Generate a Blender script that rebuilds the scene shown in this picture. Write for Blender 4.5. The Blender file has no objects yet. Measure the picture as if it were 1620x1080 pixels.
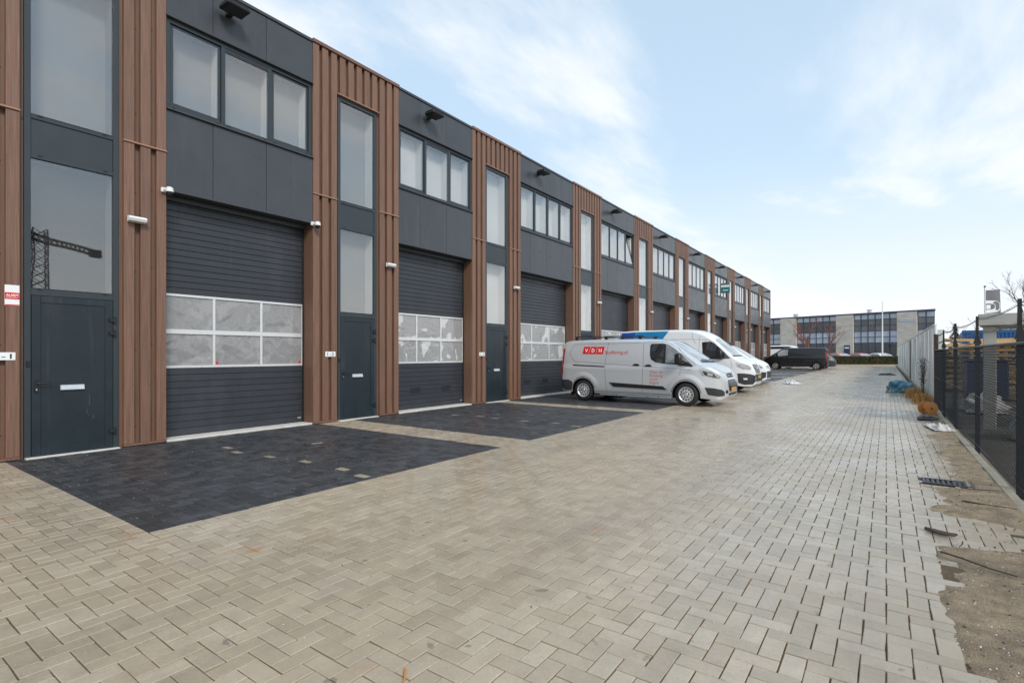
import bpy, bmesh, math, random
import numpy as np
from mathutils import Vector, Matrix, noise as mnoise
from mathutils.bvhtree import BVHTree
random.seed(7); rng = np.random.default_rng(7)
R = math.radians
scn = bpy.context.scene
COL = scn.collection

# ---------------------------------------------------------------- camera
FPX, VPX, HZ, CAMH = 825.0, 1402.0, 560.0, 1.5
TH = math.atan((VPX - 810.0) / FPX)
SN, CS = math.sin(TH), math.cos(TH)
cam = bpy.data.cameras.new('camera'); camo = bpy.data.objects.new('camera', cam); COL.objects.link(camo)
camo.location = (0, 0, CAMH); camo.rotation_euler = (R(90), 0, TH)
cam.sensor_width = 36; cam.lens = FPX / 1620 * 36; cam.shift_y = (HZ - 540) / 1620
cam.clip_start = 0.05; cam.clip_end = 3000
scn.camera = camo

# ---------------------------------------------------------------- sky and sun
SUN_EL, SUN_AZ = R(38), R(118)          # azimuth clockwise from +Y
world = bpy.data.worlds.new('World'); scn.world = world; world.use_nodes = True
wt = world.node_tree; wn = wt.nodes; wl = wt.links; wn.clear()
def W(t, **k):
    n = wn.new(t)
    for a, v in k.items(): setattr(n, a, v)
    return n
sky = W('ShaderNodeTexSky', sky_type='NISHITA', sun_disc=False, sun_elevation=SUN_EL, sun_rotation=SUN_AZ)
sky.air_density = 1.0; sky.dust_density = 1.5; sky.ozone_density = 1.2
tc = W('ShaderNodeTexCoord'); sep = W('ShaderNodeSeparateXYZ'); wl.new(tc.outputs['Generated'], sep.inputs[0])
def wm(op, a, b=None, clamp=False):
    n = W('ShaderNodeMath', operation=op); n.use_clamp = clamp
    for i, v in enumerate((a, b)):
        if v is None: continue
        if isinstance(v, (int, float)): n.inputs[i].default_value = v
        else: wl.new(v, n.inputs[i])
    return n.outputs[0]
zc = wm('ADD', wm('MAXIMUM', sep.outputs[2], 0.0), 0.22)
cv = W('ShaderNodeCombineXYZ'); wl.new(wm('DIVIDE', sep.outputs[0], zc), cv.inputs[0]); wl.new(wm('DIVIDE', sep.outputs[1], zc), cv.inputs[1])
mp = W('ShaderNodeMapping'); mp.inputs['Scale'].default_value = (1.0, 0.55, 1); mp.inputs['Rotation'].default_value = (0, 0, R(-35)); mp.inputs['Location'].default_value = (1.6, 6.6, 0)
wl.new(cv.outputs[0], mp.inputs[0])
n1 = W('ShaderNodeTexNoise'); n1.inputs['Scale'].default_value = 1.5; n1.inputs['Detail'].default_value = 9; n1.inputs['Roughness'].default_value = 0.56; n1.inputs['Distortion'].default_value = 0.3
wl.new(mp.outputs[0], n1.inputs['Vector'])
rp = W('ShaderNodeMapRange', interpolation_type='SMOOTHSTEP'); rp.inputs[1].default_value = 0.46; rp.inputs[2].default_value = 0.66; rp.inputs[3].default_value = 0.0; rp.inputs[4].default_value = 1.0
wl.new(n1.outputs['Fac'], rp.inputs[0])
# thin veil everywhere, thicker towards the horizon
hz = W('ShaderNodeMapRange', interpolation_type='SMOOTHSTEP'); hz.inputs[1].default_value = 0.0; hz.inputs[2].default_value = 0.55; hz.inputs[3].default_value = 0.96; hz.inputs[4].default_value = 0.74
wl.new(sep.outputs[2], hz.inputs[0])
veil = W('ShaderNodeMixRGB'); veil.inputs[2].default_value = (3.1, 4.0, 4.8, 1)
wl.new(hz.outputs[0], veil.inputs[0]); wl.new(sky.outputs[0], veil.inputs[1])
cm = W('ShaderNodeMixRGB'); cm.inputs[2].default_value = (5.05, 5.1, 5.15, 1)
hz2 = W('ShaderNodeMapRange', interpolation_type='SMOOTHSTEP'); hz2.inputs[1].default_value = 0.0; hz2.inputs[2].default_value = 0.36; hz2.inputs[3].default_value = 0.80; hz2.inputs[4].default_value = 0.0
wl.new(sep.outputs[2], hz2.inputs[0])
wl.new(wm('MAXIMUM', wm('MULTIPLY', rp.outputs[0], 0.8), wm('ADD', hz2.outputs[0], wm('MULTIPLY', rp.outputs[0], 0.2)), True), cm.inputs[0]); wl.new(veil.outputs[0], cm.inputs[1])
bg = W('ShaderNodeBackground'); bg.inputs['Strength'].default_value = 0.13
wl.new(cm.outputs[0], bg.inputs[0]); wo = W('ShaderNodeOutputWorld'); wl.new(bg.outputs[0], wo.inputs[0])

sun = bpy.data.lights.new('sun', 'SUN'); sun.energy = 1.5; sun.angle = R(15); sun.color = (1.0, 0.95, 0.88)
suno = bpy.data.objects.new('sun', sun); COL.objects.link(suno)
sd = Vector((math.sin(SUN_AZ) * math.cos(SUN_EL), math.cos(SUN_AZ) * math.cos(SUN_EL), math.sin(SUN_EL)))
suno.rotation_euler = (-sd).to_track_quat('-Z', 'Y').to_euler(); suno.location = (20, -10, 30)
vs = scn.view_settings
vs.view_transform = 'Standard'; vs.look = 'None'; vs.gamma = 1; vs.use_curve_mapping = False; vs.exposure = 0.72
scn.render.resolution_x = 1024; scn.render.resolution_y = 682

# ---------------------------------------------------------------- materials
def nodes(name):
    m = bpy.data.materials.new(name); m.use_nodes = True
    return m, m.node_tree, m.node_tree.nodes['Principled BSDF']
def nmath(t, op, a, b=None, clamp=False):
    n = t.nodes.new('ShaderNodeMath'); n.operation = op; n.use_clamp = clamp
    for i, v in enumerate((a, b)):
        if v is None: continue
        if isinstance(v, (int, float)): n.inputs[i].default_value = v
        else: t.links.new(v, n.inputs[i])
    return n.outputs[0]
def nnoise(t, vec, scale, detail=4, rough=0.55, dist=0):
    n = t.nodes.new('ShaderNodeTexNoise'); n.inputs['Scale'].default_value = scale; n.inputs['Detail'].default_value = detail
    n.inputs['Roughness'].default_value = rough; n.inputs['Distortion'].default_value = dist
    t.links.new(vec, n.inputs['Vector']); return n.outputs['Fac']
def nrange(t, v, a, b, c, d, smooth=True):
    n = t.nodes.new('ShaderNodeMapRange'); n.interpolation_type = 'SMOOTHSTEP' if smooth else 'LINEAR'
    for i, x in enumerate((a, b, c, d)): n.inputs[i + 1].default_value = x
    t.links.new(v, n.inputs[0]); return n.outputs[0]
def nmix(t, f, a, b, mode='MIX'):
    n = t.nodes.new('ShaderNodeMixRGB'); n.blend_type = mode
    for i, v in enumerate((f, a, b)):
        if isinstance(v, (int, float)): n.inputs[i].default_value = v
        elif isinstance(v, tuple): n.inputs[i].default_value = v + (1,) if len(v) == 3 else v
        else: t.links.new(v, n.inputs[i])
    return n.outputs[0]
def ncoord(t, world=False, stretch=(1, 1, 1), objoff=True):
    if world:
        g = t.nodes.new('ShaderNodeNewGeometry'); v = g.outputs['Position']
    else:
        g = t.nodes.new('ShaderNodeTexCoord'); v = g.outputs['Object']
        if objoff:
            oi = t.nodes.new('ShaderNodeObjectInfo'); va = t.nodes.new('ShaderNodeVectorMath'); va.operation = 'ADD'
            t.links.new(v, va.inputs[0]); t.links.new(nmath(t, 'MULTIPLY', oi.outputs['Random'], 37.0), va.inputs[1]); v = va.outputs[0]
    m = t.nodes.new('ShaderNodeMapping'); m.inputs['Scale'].default_value = stretch
    t.links.new(v, m.inputs[0]); return m.outputs[0]
def nbump(t, b, h, strength, dist=0.01):
    n = t.nodes.new('ShaderNodeBump'); n.inputs['Strength'].default_value = strength; n.inputs['Distance'].default_value = dist
    t.links.new(h, n.inputs['Height']); t.links.new(n.outputs[0], b.inputs['Normal'])
def pm(name, col, rough=0.5, metal=0, var=0.1, scale=6, stretch=(1, 1, 1), bump=0, objrand=0.0, coat=0, spec=0.5, world=False, rvar=0.1, dirt=0):
    m, t, b = nodes(name)
    v = ncoord(t, world, stretch)
    n = nnoise(t, v, scale, 5, 0.6)
    k = nrange(t, n, 0.25, 0.75, 1 - var, 1 + var, False)
    if objrand:
        oi = t.nodes.new('ShaderNodeObjectInfo')
        k = nmath(t, 'MULTIPLY', k, nrange(t, oi.outputs['Random'], 0, 1, 1 - objrand, 1 + objrand, False))
    c = nmix(t, 1.0, tuple(col), k, 'MULTIPLY')
    if dirt:
        d = nrange(t, nnoise(t, ncoord(t, True, (1, 1, 0.35)), 1.7, 6, 0.65), 0.5, 0.75, 0, dirt)
        c = nmix(t, d, c, (0.20, 0.185, 0.165))
        sk_ = nrange(t, nnoise(t, ncoord(t, True, (9, 9, 0.35)), 1.0, 4, 0.6), 0.58, 0.74, 0, dirt * 0.8)
        c = nmix(t, sk_, c, (0.26, 0.25, 0.235))
        sc_ = nrange(t, nnoise(t, ncoord(t, True, (3, 3, 1.2)), 4.0, 2, 0.5, 2.5), 0.74, 0.75, 0, min(0.3, dirt * 2))
        c = nmix(t, sc_, c, (0.30, 0.30, 0.30))
    t.links.new(c, b.inputs['Base Color'])
    t.links.new(nrange(t, n, 0.2, 0.8, max(0.02, rough - rvar), min(1, rough + rvar), False), b.inputs['Roughness'])
    b.inputs['Metallic'].default_value = metal; b.inputs['Coat Weight'].default_value = coat; b.inputs['Coat Roughness'].default_value = 0.06
    b.inputs['Specular IOR Level'].default_value = spec
    if bump: nbump(t, b, n, bump, 0.004)
    return m
M = {}
M['wood'] = pm('wood_cladding', (0.175, 0.094, 0.062), 0.5, var=0.42, scale=7, stretch=(12, 12, 0.22), bump=0.12, objrand=0.12)
M['wood_recess'] = pm('wood_recess', (0.165, 0.089, 0.058), 0.55, var=0.25, scale=7, stretch=(12, 12, 0.22), objrand=0.05)
M['wood_trim'] = pm('wood_trim', (0.33, 0.185, 0.125), 0.45, var=0.08, scale=5)
M['panel'] = pm('grey_facade_panel', (0.050, 0.055, 0.063), 0.34, var=0.10, scale=2, objrand=0.08, dirt=0.10)
M['coping'] = pm('grey_coping', (0.05, 0.054, 0.06), 0.4, var=0.05)
M['frame'] = pm('anthracite_frame', (0.029, 0.039, 0.046), 0.38, var=0.05, scale=3)
M['door'] = pm('dark_blue_door', (0.012, 0.021, 0.027), 0.36, var=0.15, scale=2, dirt=0.09)
M['slat'] = pm('garage_slat', (0.031, 0.035, 0.043), 0.40, var=0.10, scale=2, objrand=0.06, dirt=0.08)
M['groove'] = pm('dark_gap', (0.012, 0.013, 0.015), 0.7)
M['alu'] = pm('aluminium_frame', (0.72, 0.72, 0.72), 0.32, metal=0.35, var=0.04)
M['steel'] = pm('satin_steel', (0.62, 0.63, 0.64), 0.3, metal=0.7, var=0.05)
M['black'] = pm('black_plastic', (0.012, 0.012, 0.013), 0.45, var=0.1)
M['dark_plastic'] = pm('charcoal_plastic', (0.03, 0.032, 0.035), 0.5, var=0.1)
M['white_plastic'] = pm('white_plastic', (0.75, 0.75, 0.74), 0.35, var=0.03)
M['sign_white'] = pm('white_sign', (0.8, 0.8, 0.8), 0.4, var=0.02)
M['red'] = pm('red_print', (0.62, 0.012, 0.012), 0.35, var=0.03)
M['red_text'] = pm('red_lettering', (0.55, 0.02, 0.025), 0.4, var=0.03)
M['pale_red'] = pm('faded_red_lettering', (0.55, 0.16, 0.15), 0.4, var=0.05)
M['teal'] = pm('teal_sign', (0.02, 0.17, 0.18), 0.4, var=0.05)
M['concrete'] = pm('concrete', (0.40, 0.385, 0.35), 0.85, var=0.22, scale=2.2, bump=0.15)
M['far_concrete'] = pm('far_concrete', (0.56, 0.515, 0.45), 0.85, var=0.22, scale=0.9, stretch=(1, 1, 2.5), bump=0.1)
M['kerb'] = pm('kerb_concrete', (0.30, 0.265, 0.20), 0.8, var=0.2, scale=4, world=True, objrand=0.08)
M['threshold'] = pm('threshold_concrete', (0.58, 0.56, 0.52), 0.7, var=0.12, scale=5)
M['white_sheet'] = pm('white_sheet_metal', (0.76, 0.78, 0.76), 0.42, var=0.10, scale=2, stretch=(1, 1, 0.3), objrand=0.05, dirt=0.15)
M['post'] = pm('black_steel_post', (0.014, 0.013, 0.014), 0.5, var=0.3, scale=8)
M['rust'] = pm('rusty_steel_post', (0.06, 0.028, 0.02), 0.75, var=0.4, scale=12)
M['wire'] = pm('black_coated_wire', (0.006, 0.006, 0.007), 0.45, var=0.1)
M['barb'] = pm('dark_barbed_wire', (0.06, 0.06, 0.06), 0.5, metal=0.4)
M['tarp'] = pm('blue_tarp', (0.055, 0.19, 0.27), 0.4, var=0.3, scale=7)
M['spool'] = pm('orange_plywood', (0.55, 0.22, 0.055), 0.6, var=0.15, scale=10)
M['cloth_w'] = pm('dirty_white_cloth', (0.62, 0.58, 0.54), 0.8, var=0.15, scale=9)
M['cloth_b'] = pm('black_cloth', (0.02, 0.02, 0.023), 0.7, var=0.3, scale=9)
M['twig'] = pm('dark_bark', (0.075, 0.053, 0.038), 0.9, var=0.4, scale=15)
M['drygrass'] = pm('dry_grass', (0.58, 0.32, 0.11), 0.8, var=0.35, scale=9, objrand=0.1)
M['shrub'] = pm('brown_shrub_leaf', (0.12, 0.075, 0.055), 0.8, var=0.4, scale=12)
M['timber'] = pm('sawn_timber', (0.58, 0.38, 0.17), 0.7, var=0.25, scale=2, objrand=0.18)
M['container'] = pm('blue_container_paint', (0.015, 0.095, 0.26), 0.45, var=0.1, scale=1)
M['navy'] = pm('navy_paint', (0.02, 0.035, 0.09), 0.4, var=0.1, scale=1)
M['bluepanel'] = pm('blue_grey_mullion', (0.055, 0.075, 0.12), 0.45, var=0.08, scale=1)
M['spandrel'] = pm('pale_blue_spandrel', (0.46, 0.50, 0.57), 0.22, var=0.12, scale=0.6, objrand=0.12)
M['farglass'] = pm('far_dark_glass', (0.035, 0.04, 0.05), 0.08, var=0.4, scale=0.4, objrand=0.35, spec=0.7)
M['farglass2'] = pm('far_grey_glass', (0.10, 0.105, 0.115), 0.10, var=0.3, scale=0.5, objrand=0.3, spec=0.7)
M['bark'] = pm('tree_bark', (0.10, 0.085, 0.075), 0.9, var=0.3, scale=6)
M['redtwig'] = pm('reddish_twigs', (0.20, 0.085, 0.06), 0.9, var=0.3, scale=3)
M['conifer'] = pm('conifer_needles', (0.045, 0.07, 0.045), 0.8, var=0.4, scale=4)
M['hedge'] = pm('hedge_leaf', (0.050, 0.060, 0.022), 0.75, var=0.6, scale=2.5)
M['hedge2'] = pm('hedge_brown_leaf', (0.10, 0.058, 0.028), 0.8, var=0.5, scale=2.5)
M['flag'] = pm('grey_flag', (0.16, 0.16, 0.17), 0.8, var=0.08, scale=2)
M['crane'] = pm('red_brown_crane_steel', (0.05, 0.02, 0.015), 0.6, var=0.2)
M['tyre'] = pm('tyre_rubber', (0.014, 0.014, 0.015), 0.75, var=0.2, scale=20)
M['rim'] = pm('silver_wheel_cover', (0.50, 0.50, 0.50), 0.42, metal=0.4, var=0.05)
M['silver'] = pm('silver_paint', (0.66, 0.67, 0.68), 0.34, metal=0.5, var=0.01, coat=0.35, rvar=0.03)
M['white_paint'] = pm('white_van_paint', (0.76, 0.77, 0.78), 0.32, var=0.03, coat=0.6, rvar=0.03)
M['black_paint'] = pm('black_van_paint', (0.008, 0.008, 0.009), 0.28, var=0.05, coat=0.3, rvar=0.03)
M['grey_paint'] = pm('dark_grey_car_paint', (0.07, 0.07, 0.075), 0.3, metal=0.4, coat=0.7, rvar=0.03)
M['red_paint'] = pm('red_car_paint', (0.42, 0.015, 0.02), 0.3, coat=0.6, rvar=0.03)
M['orange_paint'] = pm('orange_red_car_paint', (0.50, 0.10, 0.04), 0.3, coat=0.6, rvar=0.03)
M['blue_vinyl'] = pm('dark_blue_vinyl', (0.012, 0.075, 0.33), 0.35, var=0.04)
M['cyan_vinyl'] = pm('bright_blue_vinyl', (0.01, 0.20, 0.44), 0.35, var=0.04)
M['seam'] = pm('panel_gap', (0.035, 0.036, 0.04), 0.6)
M['plate'] = pm('yellow_number_plate', (0.50, 0.29, 0.06), 0.4, var=0.08, scale=30)
M['taillight'] = pm('red_tail_light', (0.35, 0.02, 0.02), 0.12, var=0.15, scale=10, coat=1)
M['amber'] = pm('amber_reflector', (0.6, 0.25, 0.03), 0.2)
M['litter'] = pm('white_litter', (0.7, 0.7, 0.7), 0.6, var=0.1)
M['grate'] = pm('cast_iron', (0.06, 0.062, 0.065), 0.45, metal=0.5, var=0.2, scale=15)
M['sticker_red'] = M['red']

def glass_thin(name, tint=(0.94, 0.945, 0.94), ior=1.8):
    m, t, b = nodes(name); t.nodes.remove(b)
    lw = t.nodes.new('ShaderNodeLayerWeight'); lw.inputs[0].default_value = 0.5
    fr_ = nmath(t, 'ADD', nmath(t, 'MULTIPLY', nmath(t, 'POWER', lw.outputs['Facing'], 3.0), 0.8), 0.13)
    gl = t.nodes.new('ShaderNodeBsdfGlossy'); gl.inputs['Roughness'].default_value = 0.015; gl.inputs['Color'].default_value = (0.95, 0.95, 0.95, 1)
    tr = t.nodes.new('ShaderNodeBsdfTransparent'); tr.inputs[0].default_value = tint + (1,)
    bp = t.nodes.new('ShaderNodeBump'); bp.inputs['Strength'].default_value = 0.02; bp.inputs['Distance'].default_value = 0.05
    t.links.new(nnoise(t, ncoord(t), 1.3, 1), bp.inputs['Height']); t.links.new(bp.outputs[0], gl.inputs['Normal'])
    mx = t.nodes.new('ShaderNodeMixShader'); t.links.new(fr_, mx.inputs[0]); t.links.new(tr.outputs[0], mx.inputs[1]); t.links.new(gl.outputs[0], mx.inputs[2])
    t.links.new(mx.outputs[0], t.nodes['Material Output'].inputs[0]); return m
M['glass'] = glass_thin('window_glass')
M['carglass'] = pm('tinted_car_glass', (0.016, 0.018, 0.02), 0.03, var=0.3, scale=2, spec=0.9, rvar=0.01, coat=0.5)
M['screen_glass'] = pm('windscreen_glass', (0.30, 0.325, 0.33), 0.04, var=0.5, scale=2.5, spec=1.0, rvar=0.01, coat=1)
M['lens'] = pm('headlight_lens', (0.46, 0.47, 0.47), 0.1, metal=0.3, var=0.45, scale=14, coat=1, rvar=0.05)
for i, (nm, v) in enumerate((('blind_dark', 0.03), ('blind_grey', 0.22), ('blind_mid', 0.24), ('blind_light', 0.68))):
    M[nm] = pm(nm, (v, v * 0.985, v * 0.955), 0.8, var=0.12, scale=0.8)
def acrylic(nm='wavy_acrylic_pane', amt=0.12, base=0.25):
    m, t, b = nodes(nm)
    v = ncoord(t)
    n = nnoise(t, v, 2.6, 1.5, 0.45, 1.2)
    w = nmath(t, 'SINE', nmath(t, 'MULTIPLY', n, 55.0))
    k = nrange(t, w, -1, 1, 0.94, 1.06)  # moire shimmer of the double pane, painted as faint ripples in the colour
    big = nrange(t, nnoise(t, v, 2.2, 2, 0.5, 0.6), 0.55, 0.575, 0, amt)  # pale blotches: crumpled highlights painted into the pane colour
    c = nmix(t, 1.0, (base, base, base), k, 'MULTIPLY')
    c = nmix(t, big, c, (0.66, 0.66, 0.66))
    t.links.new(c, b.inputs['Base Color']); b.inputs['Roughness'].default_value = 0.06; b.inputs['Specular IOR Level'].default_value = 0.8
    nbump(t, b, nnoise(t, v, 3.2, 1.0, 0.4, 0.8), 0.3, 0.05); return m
M['acrylic'] = acrylic(); M['acrylic_highlights'] = acrylic('painted_highlight_acrylic_pane', 0.7, 0.30)

def island_random(t):
    g = t.nodes.new('ShaderNodeNewGeometry'); oi = t.nodes.new('ShaderNodeObjectInfo')
    return nmath(t, 'FRACT', nmath(t, 'ADD', g.outputs['Random Per Island'], oi.outputs['Random']))
def paver_mat(name, c0, c1, c2, rough, dark=False):
    m, t, b = nodes(name)
    r = island_random(t)
    cr = t.nodes.new('ShaderNodeValToRGB'); t.links.new(r, cr.inputs[0])
    e = cr.color_ramp.elements; e[0].color = c0 + (1,); e[1].color = c2 + (1,); x = e.new(0.5); x.color = c1 + (1,)
    p = ncoord(t, True)
    fine = nnoise(t, p, 55, 5, 0.7)
    c = nmix(t, 1.0, cr.outputs[0], nrange(t, fine, 0.2, 0.8, 0.84, 1.16, False), 'MULTIPLY')
    mid = nnoise(t, p, 5.5, 5, 0.6)
    c = nmix(t, 1.0, c, nrange(t, mid, 0.3, 0.75, 0.88, 1.10, False), 'MULTIPLY')
    big = nnoise(t, p, 0.42, 5, 0.6)
    if not dark:
        c = nmix(t, nrange(t, big, 0.48, 0.68, 0, 0.45), c, (0.42, 0.335, 0.23))           # yellowish dusty areas
        c = nmix(t, nrange(t, nnoise(t, p, 0.8, 4, 0.6, 0.5), 0.56, 0.72, 0, 0.35), c, (0.25, 0.22, 0.185))
        sp = nnoise(t, p, 7.0, 2, 0.5)
        c = nmix(t, nrange(t, sp, 0.69, 0.74, 0, 0.55), c, (0.12, 0.10, 0.085))
        ru = nnoise(t, p, 2.1, 3, 0.6)
        c = nmix(t, nrange(t, ru, 0.665, 0.76, 0, 0.55), c, (0.42, 0.17, 0.05))
    if dark: c = nmix(t, nrange(t, nnoise(t, ncoord(t, True, (0.16, 1.5, 1)), 1.0, 4, 0.6), 0.5, 0.7, 0, 0.32), c, (0.10, 0.092, 0.08))
    tr_ = nnoise(t, ncoord(t, True, (1.6, 0.10, 1)), 1.0, 4, 0.6)
    c = nmix(t, 1.0, c, nrange(t, tr_, 0.35, 0.65, 0.90, 1.05), 'MULTIPLY')
    sp = nnoise(t, p, 30.0, 2, 0.5)
    c = nmix(t, nrange(t, sp, 0.745, 0.775, 0, 0.75 if dark else 0.5), c, (0.62, 0.58, 0.5))
    t.links.new(c, b.inputs['Base Color'])
    t.links.new(nrange(t, nnoise(t, p, 0.5, 4, 0.6), 0.3, 0.7, rough - 0.10, rough + 0.16), b.inputs['Roughness'])
    b.inputs['Specular IOR Level'].default_value = 0.55
    nbump(t, b, fine, 0.25, 0.003)
    return m
M['paver'] = paver_mat('beige_concrete_paver', (0.365, 0.297, 0.213), (0.405, 0.333, 0.243), (0.445, 0.372, 0.278), 0.24)
M['paver_dark'] = paver_mat('charcoal_concrete_paver', (0.024, 0.025, 0.028), (0.038, 0.039, 0.043), (0.060, 0.061, 0.066), 0.42, True)
M['paver_light'] = paver_mat('pale_marker_paver', (0.25, 0.205, 0.145), (0.27, 0.225, 0.16), (0.29, 0.24, 0.175), 0.5)
def sandy(name, a, bcol, scale, bump):
    m, t, b = nodes(name); p = ncoord(t, True)
    n1 = nnoise(t, p, scale, 6, 0.65); n2 = nnoise(t, p, scale * 22, 3, 0.6); n3 = nnoise(t, p, scale * 9, 2, 0.5)
    c = nmix(t, nrange(t, n1, 0.3, 0.7, 0, 1), a, bcol)
    c = nmix(t, 1.0, c, nrange(t, n2, 0.25, 0.75, 0.7, 1.3, False), 'MULTIPLY')
    c = nmix(t, nrange(t, n3, 0.70, 0.76, 0, 0.7), c, (0.5, 0.46, 0.38))
    t.links.new(c, b.inputs['Base Color']); b.inputs['Roughness'].default_value = 0.92
    nbump(t, b, nmath(t, 'ADD', n2, n1), bump, 0.012); return m
M['joint'] = sandy('joint_sand', (0.075, 0.052, 0.03), (0.14, 0.098, 0.058), 3, 0.3)
M['joint_pale'] = sandy('pale_joint_sand', (0.42, 0.37, 0.29), (0.16, 0.14, 0.115), 1.5, 0.3)
M['sand'] = sandy('loose_sand', (0.37, 0.28, 0.18), (0.21, 0.155, 0.10), 5.5, 1.0)
M['dirt'] = sandy('yard_dirt', (0.16, 0.14, 0.11), (0.10, 0.09, 0.065), 0.8, 0.8)
M['mud'] = sandy('yard_mud', (0.13, 0.11, 0.085), (0.20, 0.17, 0.12), 1.2, 0.9)

# ---------------------------------------------------------------- helpers
WP = {}
def mesh_of(name, vs, fs, mats=None, smooth=False):
    me = bpy.data.meshes.new(name); me.from_pydata(vs, [], fs); me.update()
    for m in (mats or []): me.materials.append(M[m] if isinstance(m, str) else m)
    if smooth: me.polygons.foreach_set('use_smooth', [True] * len(me.polygons))
    return me
def put(name, me, parent=None, at=(0, 0, 0)):
    """link a mesh; 'at' is in world axes for unrotated parents, local otherwise"""
    o = bpy.data.objects.new(name, me); COL.objects.link(o)
    at = Vector(at)
    if parent is not None:
        o.parent = parent; o.location = at - WP.get(parent.name, Vector((0, 0, 0)))
    else: o.location = at
    WP[o.name] = at
    return o
def empty(name, at, rz=0, local=False):
    o = bpy.data.objects.new(name, None); COL.objects.link(o); o.location = at; o.rotation_euler = (0, 0, rz); o.empty_display_size = 0.3
    WP[o.name] = Vector((0, 0, 0)) if local else Vector(at)
    return o
def tag(o, label, cat, group=None, kind=None):
    if label: o['label'] = label
    if cat: o['category'] = cat
    if group: o['group'] = group
    if kind: o['kind'] = kind
    return o
class MB:
    def __init__(s): s.v = []; s.f = []; s.m = []
    def quad(s, pts, mi=0):
        n = len(s.v); s.v += [tuple(p) for p in pts]; s.f.append(tuple(range(n, n + len(pts)))); s.m.append(mi)
    def box(s, x0, x1, y0, y1, z0, z1, mi=0, bev=0.0):
        n = len(s.v)
        if bev <= 0:
            s.v += [(x, y, z) for z in (z0, z1) for y in (y0, y1) for x in (x0, x1)]
            for q in ((0, 2, 3, 1), (4, 5, 7, 6), (0, 1, 5, 4), (2, 6, 7, 3), (0, 4, 6, 2), (1, 3, 7, 5)):
                s.f.append(tuple(n + i for i in q)); s.m.append(mi)
        else:
            me = bmesh.new(); bmesh.ops.create_cube(me, size=1, matrix=Matrix.Translation(((x0 + x1) / 2, (y0 + y1) / 2, (z0 + z1) / 2)) @ Matrix.Diagonal((x1 - x0, y1 - y0, z1 - z0, 1)))
            bmesh.ops.bevel(me, geom=me.edges[:], offset=bev, segments=1, affect='EDGES', profile=0.5)
            me.verts.index_update()
            s.v += [tuple(v.co) for v in me.verts]
            for f in me.faces: s.f.append(tuple(n + v.index for v in f.verts)); s.m.append(mi)
            me.free()
    def tube(s, pts, rad, seg=6, mi=0, cap=True):
        pts = [Vector(p) for p in pts]; n0 = len(s.v); k = len(pts)
        if not isinstance(rad, (list, tuple)): rad = [rad] * k
        for i, p in enumerate(pts):
            d = (pts[min(i + 1, k - 1)] - pts[max(i - 1, 0)]).normalized()
            u = d.cross(Vector((0, 0, 1)));
            if u.length < 1e-3: u = d.cross(Vector((0, 1, 0)))
            u.normalize(); w = d.cross(u)
            for j in range(seg):
                a = 2 * math.pi * j / seg
                s.v.append(tuple(p + (u * math.cos(a) + w * math.sin(a)) * rad[i]))
        for i in range(k - 1):
            for j in range(seg):
                a = n0 + i * seg + j; b = n0 + i * seg + (j + 1) % seg
                s.f.append((a, b, b + seg, a + seg)); s.m.append(mi)
        if cap:
            s.f.append(tuple(n0 + j for j in range(seg))); s.m.append(mi)
            s.f.append(tuple(n0 + (k - 1) * seg + j for j in reversed(range(seg)))); s.m.append(mi)
    def lathe(s, prof, c, axis='y', seg=24, mi=0):
        n0 = len(s.v); k = len(prof)
        for (r, h) in prof:
            for j in range(seg):
                a = 2 * math.pi * j / seg; q = (r * math.cos(a), r * math.sin(a))
                s.v.append({'y': (c[0] + q[0], c[1] + h, c[2] + q[1]), 'z': (c[0] + q[0], c[1] + q[1], c[2] + h), 'x': (c[0] + h, c[1] + q[0], c[2] + q[1])}[axis])
        for i in range(k - 1):
            for j in range(seg):
                a = n0 + i * seg + j; b = n0 + i * seg + (j + 1) % seg
                s.f.append((a, b, b + seg, a + seg)); s.m.append(mi)
    def mesh(s, name, mats, smooth=False):
        me = mesh_of(name, s.v, s.f, mats, smooth)
        if any(s.m): me.polygons.foreach_set('material_index', s.m)
        bm = bmesh.new(); bm.from_mesh(me); bmesh.ops.recalc_face_normals(bm, faces=bm.faces[:]); bm.to_mesh(me); bm.free()
        if smooth: me.set_sharp_from_angle(angle=R(40))
        return me
_bc = {}
def boxm(dx, dy, dz, mat, bev=0.004):
    k = (round(dx, 3), round(dy, 3), round(dz, 3), mat, bev)
    if k not in _bc:
        b = MB(); b.box(-dx / 2, dx / 2, -dy / 2, dy / 2, -dz / 2, dz / 2, 0, bev); _bc[k] = b.mesh(mat, [mat])
    return _bc[k]
def bx(name, x0, x1, y0, y1, z0, z1, mat, parent=None, bev=0.004):
    return put(name, boxm(abs(x1 - x0), abs(y1 - y0), abs(z1 - z0), mat, bev), parent, ((x0 + x1) / 2, (y0 + y1) / 2, (z0 + z1) / 2))
def ring(name, xa, xb, y0, y1, z0, z1, t, mat, parent, bev=0.003):
    """rectangular frame in the facade plane, thickness t"""
    cx, cy, cz = (xa + xb) / 2, (y0 + y1) / 2, (z0 + z1) / 2
    k = ('ring', round(xb - xa, 3), round(y1 - y0, 3), round(z1 - z0, 3), t, mat)
    if k not in _bc:
        b = MB(); X = (xb - xa) / 2; Y = (y1 - y0) / 2; Z = (z1 - z0) / 2
        b.box(-X, X, -Y, Y, Z - t, Z, 0, bev); b.box(-X, X, -Y, Y, -Z, -Z + t, 0, bev)
        b.box(-X, X, -Y, -Y + t, -Z + t, Z - t, 0, bev); b.box(-X, X, Y - t, Y, -Z + t, Z - t, 0, bev)
        _bc[k] = b.mesh(name, [mat])
    return put(name, _bc[k], parent, (cx, cy, cz))
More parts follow.
